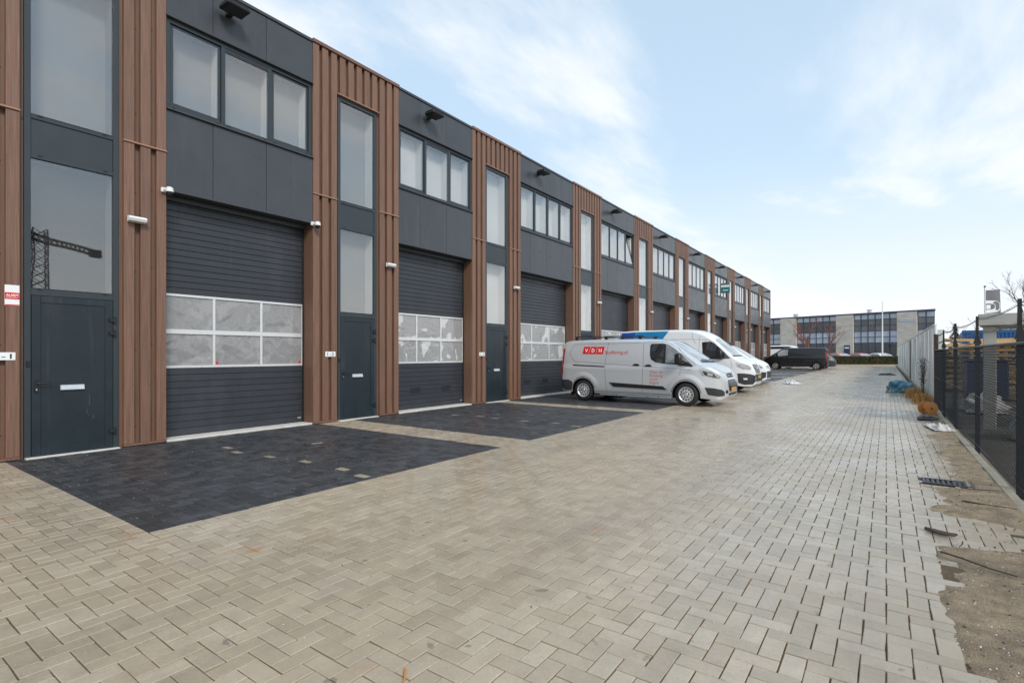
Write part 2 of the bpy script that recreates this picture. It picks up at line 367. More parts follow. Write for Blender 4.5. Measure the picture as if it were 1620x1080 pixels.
def text_mesh(s, size, depth=0.0, shear=0.0, bold=False):
    c = bpy.data.curves.new('lettering', 'FONT'); c.body = s; c.size = size; c.extrude = depth; c.shear = shear; c.resolution_u = 3
    if bold: c.offset = size * 0.02
    o = bpy.data.objects.new('lettering', c); COL.objects.link(o)
    dg = bpy.context.evaluated_depsgraph_get(); me = bpy.data.meshes.new_from_object(o.evaluated_get(dg))
    bpy.data.objects.remove(o); bpy.data.curves.remove(c); return me
def facade_text(s, size, y, z, x, mat, parent, bold=True, width=None):
    """text on a plane facing +X, reading along +Y"""
    me = text_mesh(s, size, 0.0008, 0, bold)
    xs = [v.co.x for v in me.vertices]; k = (width / (max(xs) - min(xs))) if width else 1; x0 = min(xs)
    for v in me.vertices: v.co = Vector((v.co.z, (v.co.x - x0) * k, v.co.y))
    me.materials.clear(); me.materials.append(M[mat])
    return put('lettering', me, parent, (x, y, z))

# ---------------------------------------------------------------- ground
XF = -9.98                                   # cladding face of the row building
def sheet(name, x0, x1, y0, y1, z, mat):
    o = put(name, mesh_of(name, [(x0, y0, z), (x1, y0, z), (x1, y1, z), (x0, y1, z)], [(0, 1, 2, 3)], [mat])); o['kind'] = 'structure'; return o
sheet('ground', -700, 700, -300, 1500, -0.09, 'dirt')
paving = sheet('paving', XF - 0.45, 1.0, -6, 96, -0.0125, 'joint')
U = 0.1052
def snap(v): return round(v / U) * U
PX = (XF + 0.02, snap(-5.08))
PATCH = [(snap(a), snap(b)) for a, b in [(1.80, 6.72), (7.62, 12.95)] + [(13.62 + 6.12 * k, 18.75 + 6.12 * k) for k in range(8)]]
iy = np.arange(int(-4.0 / U), int(92 / U)); ix = np.arange(int((XF - 0.4) / U) - 1, int(1.0 / U))
GX, GY = np.meshgrid(ix, iy); gx = GX.ravel(); gy_ = GY.ravel(); dmod = (gx + gy_) % 4
def bricks():
    h = dmod == 0; v = dmod == 3
    hx, hy = gx[h], gy_[h]; vx, vy = gx[v], gy_[v]
    # with (x + y) mod 4: horizontal brick covers d = 0, 1; vertical brick (x, y-1)..(x, y) covers d = 2, 3
    cx = np.concatenate([(hx + 1.0) * U, (vx + 0.5) * U]); cy = np.concatenate([(hy + 0.5) * U, (vy) * U])
    rot = np.concatenate([np.zeros(len(hx)), np.ones(len(vx))])
    return cx, cy, rot
bcx, bcy, brot = bricks()
bhl = np.ones(len(bcx))
def region(x, y):
    r_ = np.full(len(x), -1)
    for i, (a, b) in enumerate(PATCH): r_[(x < PX[1]) & (y > a) & (y < b)] = i
    return r_
_dx, _dy = np.where(brot == 0, U / 2, 0), np.where(brot == 1, U / 2, 0)
_sp = region(bcx - _dx, bcy - _dy) != region(bcx + _dx, bcy + _dy)
_a = ~_sp
bcx, bcy, brot, bhl = (np.concatenate(q_) for q_ in ((bcx[_a], (bcx - _dx)[_sp], (bcx + _dx)[_sp]), (bcy[_a], (bcy - _dy)[_sp], (bcy + _dy)[_sp]), (brot[_a], brot[_sp], brot[_sp]), (bhl[_a], bhl[_sp] * 0, bhl[_sp] * 0)))
keep = (bcx < 0.93) & (bcx > XF - 0.42)
# the paving edge at the lower right is broken off where the sand takes over
edge = np.where(bcy < 5.2, 0.36 + 0.05 * np.sin(bcy * 5.0), 0.93)
keep &= (bcx < edge)
# inside the row of units only up to the facade, except into the door recesses
keep &= (bcx > XF - 0.02)
# drain opening
keep &= ~((np.abs(bcx - 0.55) < 0.20) & (np.abs(bcy - 7.9) < 0.17))
bcx, bcy, brot, bhl = bcx[keep], bcy[keep], brot[keep], bhl[keep]
inpatch = region(bcx, bcy)
marker = np.zeros(len(bcx), bool)
for pi, yy in ((0, 4.15), (1, 9.75)):
    for xx in (-8.6, -8.05, -7.4, -6.65, -5.88, -5.2):
        k = np.where((inpatch == pi) & (brot == 0) & (bhl > 0))[0]
        j = k[np.argmin((bcx[k] - xx) ** 2 + (bcy[k] - yy) ** 2)]; marker[j] = True
def brick_verts(hl, hw, c=0.0032, deep=True):
    t = [(-hl + c, -hw + c, 0), (hl - c, -hw + c, 0), (hl - c, hw - c, 0), (-hl + c, hw - c, 0)]
    m = [(-hl, -hw, -c), (hl, -hw, -c), (hl, hw, -c), (-hl, hw, -c)]
    b = [(x, y, -0.03) for x, y, z in m]
    return np.array(t + m + (b if deep else []))
BF_DEEP = [(0, 1, 2, 3)] + [(4 + i, 4 + (i + 1) % 4, (i + 1) % 4, i) for i in range(4)] + [(8 + i, 8 + (i + 1) % 4, 4 + (i + 1) % 4, 4 + i) for i in range(4)]
HL, HW = U - 0.0030, U / 2 - 0.0030
# slow undulation of the bed plus a little settling of every paver
def bed(x, y): return 0.0028 * np.sin(x * 0.9 + 0.4 * y) * np.cos(y * 0.55) - 0.002
bz = bed(bcx, bcy) + rng.normal(0, 0.0011, len(bcx)) - 0.001
btx = rng.normal(0, 0.007, len(bcx)); bty = rng.normal(0, 0.007, len(bcx)); brz = rng.normal(0, 0.010, len(bcx))
bjx = rng.normal(0, 0.0008, len(bcx)); bjy = rng.normal(0, 0.0008, len(bcx))
def brick_field(sel):
    n = len(sel); base = brick_verts(HL, HW); k = len(base)
    a = brot[sel] * (math.pi / 2) + brz[sel]
    ca, sa = np.cos(a)[:, None], np.sin(a)[:, None]
    hb = brick_verts(HW, HW); ful = bhl[sel][:, None] > 0
    bX = np.where(ful, base[None, :, 0], hb[None, :, 0]); bY = base[None, :, 1]
    X = bX * ca - bY * sa; Y = bX * sa + bY * ca
    Z = base[None, :, 2] + bz[sel][:, None] + X * bty[sel][:, None] + Y * btx[sel][:, None]
    V = np.stack([X + (bcx + bjx)[sel][:, None], Y + (bcy + bjy)[sel][:, None], Z], -1).reshape(-1, 3)
    F = (np.array(BF_DEEP)[None] + (np.arange(n) * k)[:, None, None]).reshape(-1, 4)
    me = bpy.data.meshes.new('paver_field'); me.vertices.add(len(V)); me.vertices.foreach_set('co', V.ravel().astype(np.float32))
    me.loops.add(F.size); me.loops.foreach_set('vertex_index', F.ravel().astype(np.int32)); me.polygons.add(len(F))
    me.polygons.foreach_set('loop_start', np.arange(0, F.size, 4, dtype=np.int32)); me.polygons.foreach_set('loop_total', np.full(len(F), 4, np.int32))
    me.update(calc_edges=True); me.polygons.foreach_set('use_smooth', np.zeros(len(F), bool)); return me
def one_brick(mat, half=False):
    b = brick_verts(HW if half else HL, HW); return mesh_of('brick', [tuple(v) for v in b], BF_DEEP, [mat])
def in_frame(x, y):
    Z = -SN * x + CS * y; X = CS * x + SN * y
    with np.errstate(divide='ignore', invalid='ignore'):
        px = 810 + FPX * X / Z; py = HZ + CAMH * FPX / Z
    return (Z > 0.2) & (px > -30) & (px < 1650) & (py < 1100)
def lay(parent, sel, mat, nmax, fieldname):
    d = bcx[sel] ** 2 + bcy[sel] ** 2
    vis = in_frame(bcx[sel], bcy[sel]); o = np.argsort(np.where(vis, d, 1e9)); near = sel[o[:nmax]]; rest = sel[o[nmax:]]
    me = one_brick(mat); mh = one_brick(mat, True); pw = WP[parent.name]
    for i in near:
        b = bpy.data.objects.new('brick', me if bhl[i] > 0 else mh); COL.objects.link(b); b.parent = parent
        b.location = Vector((bcx[i] + bjx[i], bcy[i] + bjy[i], bz[i])) - pw
        a = brot[i] * math.pi / 2 + brz[i]; b.rotation_euler = (btx[i], -bty[i], a)
    if len(rest):
        f = brick_field(rest); f.materials.append(M[mat]); o = put(fieldname, f, parent); o.location = -pw; o['kind'] = 'stuff'
idx = np.arange(len(bcx))
lay(paving, idx[(inpatch < 0)], 'paver', 300, 'brick_field')
for i, (a, b) in enumerate(PATCH):
    s = idx[(inpatch == i) & ~marker]
    if not len(s): continue
    pr = put('parking_bay_paving', mesh_of('bay', [(PX[0], a, 0), (PX[1], a, 0), (PX[1], b, 0), (PX[0], b, 0)], [(0, 1, 2, 3)], ['joint_pale']), None, (0, 0, -0.0095)); pr['kind'] = 'structure'
    if i < 2: lay(pr, s, 'paver_dark', 300, 'brick_field')
    else: lay(pr, s, 'paver_dark', 0, 'brick_field')
    ms = idx[(inpatch == i) & marker]
    if len(ms): lay(pr, ms, 'paver_light', 40, 'brick_field')

# loose sand drifting over the edge of the paving
def fbm(x, y, s): return mnoise.fractal(Vector((x * s, y * s, 3.3)), 1.0, 2.0, 4)
def heightfield(name, x0, x1, y0, y1, step, fn, mat):
    nx = int((x1 - x0) / step) + 1; ny = int((y1 - y0) / step) + 1
    xs = np.linspace(x0, x1, nx); ys = np.linspace(y0, y1, ny)
    v = [(x, y, fn(x, y)) for y in ys for x in xs]
    f = [(j * nx + i, j * nx + i + 1, (j + 1) * nx + i + 1, (j + 1) * nx + i) for j in range(ny - 1) for i in range(nx - 1)]
    return put(name, mesh_of(name, v, f, [mat], True))
def sandz(x, y):
    e = 0.36 + 0.10 * fbm(0, y, 0.9)
    if 5.3 < y < 6.35: e = 0.36 + 0.75 * math.sin((y - 5.3) / 1.05 * math.pi) ** 0.7
    elif y > 7.6: e = 0.46 + 0.16 * min(1, (y - 7.6) / 3) + 0.12 * fbm(3, y, 0.8)
    g = (x - e) * 0.075 if x > e else (x - e) * 0.22
    z = g + 0.016 * fbm(x, y, 1.9) + 0.011 * fbm(x + 7, y, 5.5) + 0.004 * fbm(x, y + 9, 17) - (0.006 if y < 5.3 else 0.010)
    if y > 14: z -= (y - 14) * 0.004
    if abs(x - 0.53) < 0.27 and abs(y - 7.9) < 0.24: return -0.04
    return max(-0.04, min(z, 0.05))
so = heightfield('sand_drift', 0.05, 1.02, 2.0, 19.5, 0.024, sandz, 'sand'); so['kind'] = 'stuff'; so['label'] = 'loose sand spread over the paver edge beside the chain-link fence'; so['category'] = 'sand'
so2 = heightfield('sand_verge', 0.30, 1.02, -3.0, 2.0, 0.08, lambda x, y: sandz(x, 2.0) + 0.01 * fbm(x, y, 2), 'sand'); so2['kind'] = 'structure'
# kerb stones along the fence foot
kerb = empty('kerb', (1.07, 12, 0)); kerb['kind'] = 'structure'
for i in range(26):
    y = -1.9 + i * 1.0; bx('kerb_stone', 1.022, 1.115, y + 0.004, y + 0.996, -0.1, 0.032 + 0.006 * math.sin(i * 2.1), 'kerb', kerb, 0.008)
# rough yard beyond the fence
yd = heightfield('yard_terrain', 1.12, 40, -2, 90, 0.7, lambda x, y: -0.03 + 0.09 * fbm(x, y, 0.35) + 0.04 * fbm(x, y, 1.3) - (0.05 if x < 1.5 else 0), 'mud'); yd['kind'] = 'structure'
# grit: small stones on the sand and in the joints
def grit(name, pts, mat):
    V = []; F = []
    for (x, y, z, r_) in pts:
        n = len(V); a = rng.uniform(0.6, 1.3, 6) * r_; an = rng.uniform(0, 6.28); ca, sa = math.cos(an), math.sin(an)
        for dx, dy, dz in ((a[0], 0, 0), (0, a[1], 0), (-a[2], 0, 0), (0, -a[3], 0), (0, 0, a[4] * 0.8), (0, 0, -a[5])): V.append((x + dx * ca - dy * sa, y + dx * sa + dy * ca, z + dz))
        F += [(n, n + 1, n + 4), (n + 1, n + 2, n + 4), (n + 2, n + 3, n + 4), (n + 3, n, n + 4), (n + 1, n, n + 5), (n + 2, n + 1, n + 5), (n + 3, n + 2, n + 5), (n, n + 3, n + 5)]
    o = put(name, mesh_of(name, V, F, [mat])); o['kind'] = 'stuff'; return o
gp_ = []
for i in range(5200):
    y = 2.1 + 12 * rng.random() ** 1.5; x = rng.uniform(0.2, 1.0); z = sandz(x, y)
    if z > -0.006: gp_.append((x, y, z + 0.001, 0.0022 + 0.005 * rng.random() ** 3))
grit('gravel', gp_[::2], 'threshold'); grit('sand_clods', gp_[1::2], 'sand')
grit('dark_crumbs', [(x, y, max(sandz(x, y), 0) + 0.002, 0.003 + 0.008 * rng.random() ** 3) for x, y in zip(rng.uniform(0.3, 1.0, 420), 2.4 + 9 * rng.random(420) ** 1.3)], 'twig')
grit('paving_crumbs', [(x, y, 0.002, 0.0016 + 0.0035 * rng.random() ** 3) for x, y in zip(rng.uniform(-9.8, 0.4, 1500), rng.uniform(0.4, 14, 1500))], 'threshold')
grit('dark_paving_crumbs', [(x, y, 0.003, 0.002 + 0.007 * rng.random() ** 4) for x, y in zip(rng.uniform(-9.8, 0.4, 260), rng.uniform(0.4, 14, 260))], 'twig')
# gully grate set in the paving
dg = empty('drain_grate', (0.55, 7.9, 0)); tag(dg, 'dark cast iron gully grate set among the sandy pavers', 'drain')
ring_b = MB(); ring_b.box(-0.20, 0.20, -0.15, -0.12, -0.05, 0.010, 0, 0.003); ring_b.box(-0.20, 0.20, 0.12, 0.15, -0.05, 0.010, 0, 0.003)
ring_b.box(-0.20, -0.17, -0.12, 0.12, -0.05, 0.010, 0, 0.003); ring_b.box(0.17, 0.20, -0.12, 0.12, -0.05, 0.010, 0, 0.003); ring_b.box(-0.17, 0.17, -0.12, 0.12, -0.06, -0.035)
put('frame', ring_b.mesh('frame', ['grate']), dg, WP[dg.name])
for k in range(7): bx('bar', 0.55 - 0.165 + k * 0.048, 0.55 - 0.135 + k * 0.048, 7.785, 8.015, -0.03, 0.006, 'grate', dg, 0.003)

# ---------------------------------------------------------------- the row of units
ZT, ZS, ZP, ZW0, ZW1, ZL = 8.22, 4.95, 4.33, 5.72, 7.28, 7.32
BAYS = [(3.79, 6.60), (9.01, 11.90)] + [(14.41 + 6.12 * k, 18.03 + 6.12 * k) for k in range(7)] + [(14.41 + 6.12 * 7, 14.41 + 6.12 * 7 + 3.62)]
UNITS = [(1.33, 3.79), (6.60, 9.01), (11.90, 14.41)] + [(18.03 + 6.12 * k, 20.53 + 6.12 * k) for k in range(7)]
YEND = BAYS[-1][1]
bld = empty('row_building', (XF - 4, 30, 0))
tag(bld, 'long two storey business unit row with brown vertical cladding and dark grey panels', 'building')
# carcass: solid volume set back behind the garage doors
core = MB(); core.box(XF - 12, XF - 0.62, -2.3, YEND, -0.05, ZT - 0.10)
o = put('wall', core.mesh('wall', ['coping']), bld, (0, 0, 0))
bx('roof', XF - 12.05, XF - 0.33, -2.3, YEND + 0.05, ZT - 0.095, ZT - 0.02, 'coping', bld, 0)
bx('end_wall', XF - 12, XF - 0.01, YEND + 0.004, YEND + 0.20, -0.05, ZT, 'wood', bld, 0.004)
XG = XF - 0.37                                # garage door plane
XP = XF - 0.016                               # grey panel face
def cladding(y0, n, period, w, z0, z1, skip=()):
    for i in range(n):
        if i in skip: continue
        a = y0 + i * period
        bx('cladding_board', XF - 0.076, XF, a, a + w, z0, z1, 'wood', bld, 0.003)
def unit(k, y0, y1):
    Wd = y1 - y0; n = 11; w = 0.145; per = (Wd - w) / (n - 1)
    da, db = y0 + 2 * per + w + 0.05, y0 + 8 * per - 0.05          # door opening
    # piers (recess colour shows between the boards)
    bx('pier', XF - 0.618, XF - 0.078, y0 + 0.002, da, -0.02, ZT - 0.03, 'wood_recess', bld, 0)
    bx('pier', XF - 0.618, XF - 0.078, db, y1 - 0.002, -0.02, ZT - 0.03, 'wood_recess', bld, 0)
    bx('lintel', XF - 0.618, XF - 0.078, da + 0.002, db - 0.002, ZL + 0.002, ZT - 0.03, 'wood_recess', bld, 0)
    near = k < 6
    for i in range(n):
        a = y0 + i * per
        if 3 <= i <= 7:
            bx('cladding_board', XF - 0.076, XF, a, a + w, ZL + 0.03, ZT - 0.028, 'wood', bld, 0.003)
        else:
            bx('cladding_board', XF - 0.076, XF, a, a + w, 0.045, ZS - 0.014, 'wood', bld, 0.003)
            bx('cladding_board', XF - 0.076, XF, a, a + w, ZS + 0.016, ZT - 0.028, 'wood', bld, 0.003)
    for (a, b) in ((y0, y0 + 2 * per + w), (y0 + 8 * per, y1)):
        bx('trim', XF - 0.075, XF + 0.022, a - 0.006, b + 0.006, ZS - 0.012, ZS + 0.014, 'wood_trim', bld, 0.003)
        bx('trim', XF - 0.075, XF + 0.014, a - 0.004, b + 0.004, 0.008, 0.043, 'wood', bld, 0.003)
    bx('trim', XF - 0.075, XF + 0.012, da - 0.03, db + 0.03, ZL + 0.003, ZL + 0.027, 'wood_trim', bld, 0.003)
    bx('coping', XF - 0.34, XF + 0.03, y0 - 0.012, y1 + 0.012, ZT - 0.026, ZT + 0.05, 'wood', bld, 0.004)
    # tall entrance frame
    xo, xi = XF - 0.05, XF - 0.13
    fr = MB(); t = 0.075
    cx, cy = (xo + xi) / 2, (da + db) / 2; X = (xo - xi) / 2; hw = (db - da) / 2 - 0.004
    z1, zg1, zg0, zm, zq, zd = ZL - 0.002, ZL - 0.09, 4.98, 4.34, 2.46, 2.35
    fr.box(-X, X, -hw, -hw + t, 0.0, z1, 0, 0.003); fr.box(-X, X, hw - t, hw, 0.0, z1, 0, 0.003)
    for (a, b) in ((zg1, z1), (zg0 - 0.07, zg0), (zm, zm + 0.07), (zd + 0.004, zq)): fr.box(-X, X, -hw + t + 0.001, hw - t - 0.001, a, b, 0, 0.003)
    ef = put('entrance_frame', fr.mesh('entrance_frame', ['frame']), bld, (cx, cy, 0))
    pa, pb = cy - hw + t + 0.002, cy + hw - t - 0.002
    kinds = ('blind_mid', 'blind_dark') if k == 0 else (('blind_mid', 'blind_mid') if k == 1 else ('blind_light', 'blind_light'))
    for (a, b, kd) in ((zg0, zg1, kinds[0]), (zq, zm, kinds[1])):
        bx('pane', XF - 0.092, XF - 0.082, pa, pb, a + 0.001, b - 0.001, 'glass', ef, 0)
        bx('inner_lining', XF - 0.40, XF - 0.39, pa - 0.03, pb + 0.03, a - 0.03, b + 0.03, kd, ef, 0)
        bx('inner_reveal', XF - 0.388, XF - 0.135, pb - 0.002, pb + 0.03, a - 0.02, b + 0.02, 'blind_light' if k else 'blind_grey', ef, 0)
        if near: bx('glazing_bead', XF - 0.052, XF - 0.047, pa + 0.01, pb - 0.01, a - 0.012, a - 0.004, 'groove', ef, 0)
    bx('spandrel_panel', XF - 0.088, XF - 0.066, pa, pb, zm + 0.072, zg0 - 0.072, 'frame', ef, 0.003)
    if near:
        for (yy, zz) in ((pa + 0.1, zg0 - 0.025), (pb - 0.1, zg0 - 0.025), (pa + 0.1, zm + 0.045), (pb - 0.1, zm + 0.045), (pa + 0.1, zq - 0.025), (pb - 0.1, zq - 0.025)):
            bx('drain_cap', XF - 0.052, XF - 0.044, yy - 0.03, yy + 0.03, zz - 0.009, zz + 0.009, 'black', ef, 0.002)
    # door leaf
    dl = bx('door', XF - 0.115, XF - 0.058, pa - 0.03 + 0.034, pb - 0.004, 0.02, zd, 'door', bld, 0.004)
    if k < 5:
        st = 0.10
        rg = MB(); yy0, yy1 = pa + 0.004, pb - 0.004
        rg.box(0, 0.012, yy0, yy0 + st, 0.02, zd, 0, 0.003); rg.box(0, 0.012, yy1 - st, yy1, 0.02, zd, 0, 0.003)
        rg.box(0, 0.012, yy0 + st + 0.001, yy1 - st - 0.001, zd - st, zd, 0, 0.003); rg.box(0, 0.012, yy0 + st + 0.001, yy1 - st - 0.001, 0.02, 0.02 + st, 0, 0.003)
        put('door_stile', rg.mesh('door_stile', ['door']), dl, (XF - 0.0575, 0, 0))
        xs = XF - 0.0455
        hd = MB(); hd.box(0, 0.014, -0.02, 0.02, -0.10, 0.10, 0, 0.004); hd.tube([(0.014, 0, 0.035), (0.055, 0, 0.035), (0.06, 0.02, 0.035), (0.06, 0.15, 0.035)], 0.009, 8)
        put('handle', hd.mesh('handle', ['black'], True), dl, (xs + 0.0005, pa + 0.055, 1.04))
        cl = MB(); cl.lathe([(0, 0.008), (0.011, 0.008), (0.011, 0)], (0, 0, 0), 'x', 10); put('lock_cylinder', cl.mesh('lock', ['steel'], True), dl, (xs + 0.015, pa + 0.055, 0.985))
        lp = MB(); lp.box(0, 0.02, -0.145, 0.145, -0.04, 0.04, 0, 0.006); lp.quad([(0.021, -0.14, 0.03), (0.038, -0.14, -0.03), (0.038, 0.14, -0.03), (0.021, 0.14, 0.03)])
        lp.quad([(0.021, -0.14, -0.03), (0.038, -0.14, -0.03), (0.038, 0.14, -0.03), (0.021, 0.14, -0.03)])
        lp.quad([(0.021, -0.14, -0.03), (0.038, -0.14, -0.03), (0.021, -0.14, 0.03)]); lp.quad([(0.021, 0.14, -0.03), (0.038, 0.14, -0.03), (0.021, 0.14, 0.03)])
        put('letter_plate', lp.mesh('letter_plate', ['steel']), dl, (xs - 0.011, (pa + pb) / 2 - 0.02, 1.0))
        for zz in (2.04, 1.83, 0.28):
            hg = MB(); hg.box(0, 0.03, -0.045, 0.02, -0.03, 0.03, 0, 0.005); hg.tube([(0.02, 0.03, -0.055), (0.02, 0.03, 0.055)], 0.016, 8)
            put('hinge', hg.mesh('hinge', ['black']), dl, (xs, pb - 0.01, zz))
        bx('door_bell', XF - 0.049, XF - 0.028, pa - 0.055, pa - 0.02, 1.32, 1.40, 'black', ef, 0.004)
    return da, db, per, w
DOORS = [unit(k, a, b) for k, (a, b) in enumerate(UNITS)]
sc = MB()
for k in range(3):
    y0, per, w = UNITS[k][0], DOORS[k][2], DOORS[k][3]
    for i in (0, 1, 8, 9):
        for zz in (0.35, 1.62, 2.9, 4.2, 5.5, 6.9):
            yy = y0 + i * per + w + (per - w) * 0.5; sc.lathe([(0.0001, 0.004), (0.009, 0.004), (0.010, 0)], (XF - 0.0775, yy, zz + 0.05 * math.sin(i * 3 + k)), 'x', 6)
        for zz in (1.0, 3.6, 6.2): sc.lathe([(0.0001, 0.003), (0.006, 0.003), (0.007, 0)], (XF + 0.0002, y0 + i * per + w - 0.015, zz), 'x', 6)
so_ = put('screws', sc.mesh('screws', ['black']), bld, (0, 0, 0)); so_['kind'] = 'stuff'

def bay(k, y0, y1):
    Wd = y1 - y0
    # backing behind the grey panels, soffit above the garage door
    bx('upper_wall', XF - 0.618, XP - 0.024, y0 + 0.002, y1 - 0.002, ZP + 0.012, ZW0 - 0.05, 'groove', bld, 0)
    bx('upper_wall', XF - 0.618, XP - 0.024, y0 + 0.002, y1 - 0.002, ZW1 + 0.04, ZT - 0.045, 'groove', bld, 0)
    js = [y0, y0 + 0.77, y0 + 1.78, y1] if k < 2 else [y0, y0 + 0.62, y0 + 1.67, y0 + 2.75, y1]
    for a, b in zip(js[:-1], js[1:]):
        for (z0, z1) in ((ZP, ZW0 - 0.035), (ZW1 + 0.035, ZT - 0.04)):
            bx('facade_panel', XP - 0.022, XP, a + 0.004, b - 0.004, z0, z1, 'panel', bld, 0.002)
    bx('coping', XF - 0.34, XF + 0.012, y0 + 0.014, y1 - 0.014, ZT - 0.038, ZT + 0.022, 'coping', bld, 0.004)
    bx('sill', XF - 0.10, XF + 0.03, y0 + 0.004, y1 - 0.004, ZW0 - 0.032, ZW0 - 0.006, 'coping', bld, 0.003)
    bx('head_flashing', XF - 0.10, XF + 0.02, y0 + 0.004, y1 - 0.004, ZW1 + 0.006, ZW1 + 0.032, 'coping', bld, 0.003)
    bx('drip_edge', XF - 0.12, XF + 0.004, y0 + 0.004, y1 - 0.004, ZP - 0.036, ZP - 0.002, 'coping', bld, 0.003)
    # window
    n = 3 if k < 2 else 4
    xo, xi = XF - 0.045, XF - 0.12; cx, cy = (xo + xi) / 2, (y0 + y1) / 2; X = (xo - xi) / 2; hw = Wd / 2 - 0.006; t = 0.07
    ws = [0.335, 0.34, 0.325] if n == 3 else [0.25] * 4
    fr = MB(); fr.box(-X, X, -hw, hw, ZW1 - t, ZW1, 0, 0.003); fr.box(-X, X, -hw, hw, ZW0, ZW0 + t, 0, 0.003)
    fr.box(-X, X, -hw, -hw + t, ZW0 + t + 0.001, ZW1 - t - 0.001, 0, 0.003); fr.box(-X, X, hw - t, hw, ZW0 + t + 0.001, ZW1 - t - 0.001, 0, 0.003)
    cuts = [0]
    for w in ws: cuts.append(cuts[-1] + w)
    ys = [cy - hw + t + (2 * hw - 2 * t) * c / cuts[-1] for c in cuts]
    for yy in ys[1:-1]: fr.box(-X, X, yy - cy - 0.035, yy - cy + 0.035, ZW0 + t + 0.001, ZW1 - t - 0.001, 0, 0.003)
    wn_ = put('window', fr.mesh('window', ['frame']), bld, (cx, cy, 0))
    kd = 'blind_mid' if k < 1 else 'blind_light'
    for i in range(n):
        a = ys[i] + (0.036 if i else 0.001); b = ys[i + 1] - (0.036 if i < n - 1 else 0.001)
        sash = (n == 3 and i != 1) or n == 4
        za, zb = ZW0 + t + 0.002, ZW1 - t - 0.002
        tilted = (k == 3 and i == 3)
        if sash:
            s = ring('sash', XF - 0.095, XF - 0.078, a + 0.004, b - 0.004, za + 0.004, zb - 0.004, 0.055, 'frame', wn_)
            ga, gb, gz0, gz1 = a + 0.058, b - 0.058, za + 0.058, zb - 0.058
        else:
            bx('vent_grille', XF - 0.09, XF - 0.052, a + 0.002, b - 0.002, zb - 0.075, zb - 0.002, 'frame', wn_, 0.004)
            bx('vent_slot', XF - 0.054, XF - 0.049, a + 0.02, b - 0.02, zb - 0.045, zb - 0.035, 'groove', wn_, 0)
            ga, gb, gz0, gz1 = a + 0.002, b - 0.002, za, zb - 0.078
        p = bx('pane', XF - 0.075, XF - 0.067, ga, gb, gz0, gz1, 'glass', wn_, 0)
        bx('blind', XF - 0.36, XF - 0.35, ga - 0.05, gb + 0.05, gz0 - 0.05, gz1 + 0.05, kd, wn_, 0)
        bx('inner_reveal', XF - 0.348, XF - 0.125, gb + 0.012, gb + 0.03, gz0 - 0.02, gz1 + 0.02, 'blind_light', wn_, 0)
        if tilted:
            for q in (s, p):   # tilted inwards at the top in the photograph
                q.rotation_euler = (0, R(-8), 0); q.location.x -= 0.07
        for yy in (a + 0.06, b - 0.06):
            if k < 3: bx('drain_cap', XF - 0.047, XF - 0.04, yy - 0.025, yy + 0.025, ZW0 + 0.028, ZW0 + 0.045, 'black', wn_, 0.002)
    # sectional garage door
    gd = bx('garage_door', XG - 0.06, XG - 0.02, y0 + 0.004, y1 - 0.004, 0.03, ZP + 0.01, 'groove', bld, 0)
    bx('soffit', XF - 0.617, XF - 0.125, y0 + 0.003, y1 - 0.003, ZP - 0.032, ZP + 0.0105, 'coping', bld, 0)
    bx('lintel_rail', XG + 0.02, XG + 0.10, y0 + 0.01, y1 - 0.01, ZP - 0.12, ZP - 0.04, 'coping', bld, 0.004)
    z0, z1, zm = 1.25, 2.58, 1.905
    lo = 10; hi = 15
    for i in range(lo):
        h = (z0 - 0.04) / lo; bx('slat', XG - 0.018, XG + 0.004, y0 + 0.006, y1 - 0.006, 0.04 + i * h + 0.0025, 0.04 + (i + 1) * h - 0.0025, 'slat', gd, 0.005)
    for i in range(hi):
        h = (ZP - 0.04 - z1) / hi; bx('slat', XG - 0.018, XG + 0.004, y0 + 0.006, y1 - 0.006, z1 + i * h + 0.0025, z1 + (i + 1) * h - 0.0025, 'slat', gd, 0.005)
    gf = MB(); X = 0.012; ya, yb = -Wd / 2 + 0.006, Wd / 2 - 0.006
    for (a, b) in ((z0, z0 + 0.045), (zm - 0.042, zm + 0.042), (z1 - 0.045, z1)): gf.box(-X, X, ya, yb, a, b, 0, 0.004)
    cw = (yb - ya - 0.04) / 3
    for i in range(4):
        yy = ya + 0.02 + cw * i; w = 0.02 if i in (0, 3) else 0.024
        gf.box(-X, X - 0.002, yy - w, yy + w, z0 + 0.046, zm - 0.043, 0, 0.004); gf.box(-X, X - 0.002, yy - w, yy + w, zm + 0.043, z1 - 0.046, 0, 0.004)
    put('window_frame', gf.mesh('window_frame', ['alu']), gd, (XG + 0.002, (y0 + y1) / 2, 0))
    for i in range(3):
        a = (y0 + y1) / 2 + ya + 0.02 + cw * i + 0.024; b = a + cw - 0.048
        for (c, d) in ((z0 + 0.047, zm - 0.044), (zm + 0.044, z1 - 0.047)):
            bx('pane', XG - 0.019, XG - 0.009, a, b, c, d, 'acrylic' if k == 0 else 'acrylic_highlights', gd, 0)
            if k < 1 and c < 1.5: bx('sticker', XG - 0.0088, XG - 0.0080, (b - 0.06) if i == 2 else a + 0.012, (b - 0.012) if i == 2 else a + 0.06, c + 0.012, c + 0.06, 'red', gd, 0)
    if k in (1, 2):
        for yy in (y0 + 0.75, y0 + 1.95):
            bx('vent', XG + 0.0042, XG + 0.014, yy, yy + 0.36, 0.45, 0.60, 'groove', gd, 0.004)
    bx('maker_badge', XG + 0.0042, XG + 0.0065, y1 - 0.14, y1 - 0.06, 0.11, 0.145, 'steel', gd, 0)
    bx('threshold', XG - 0.03, XF - 0.02, y0 + 0.005, y1 - 0.005, -0.03, 0.028, 'threshold', bld, 0.006)
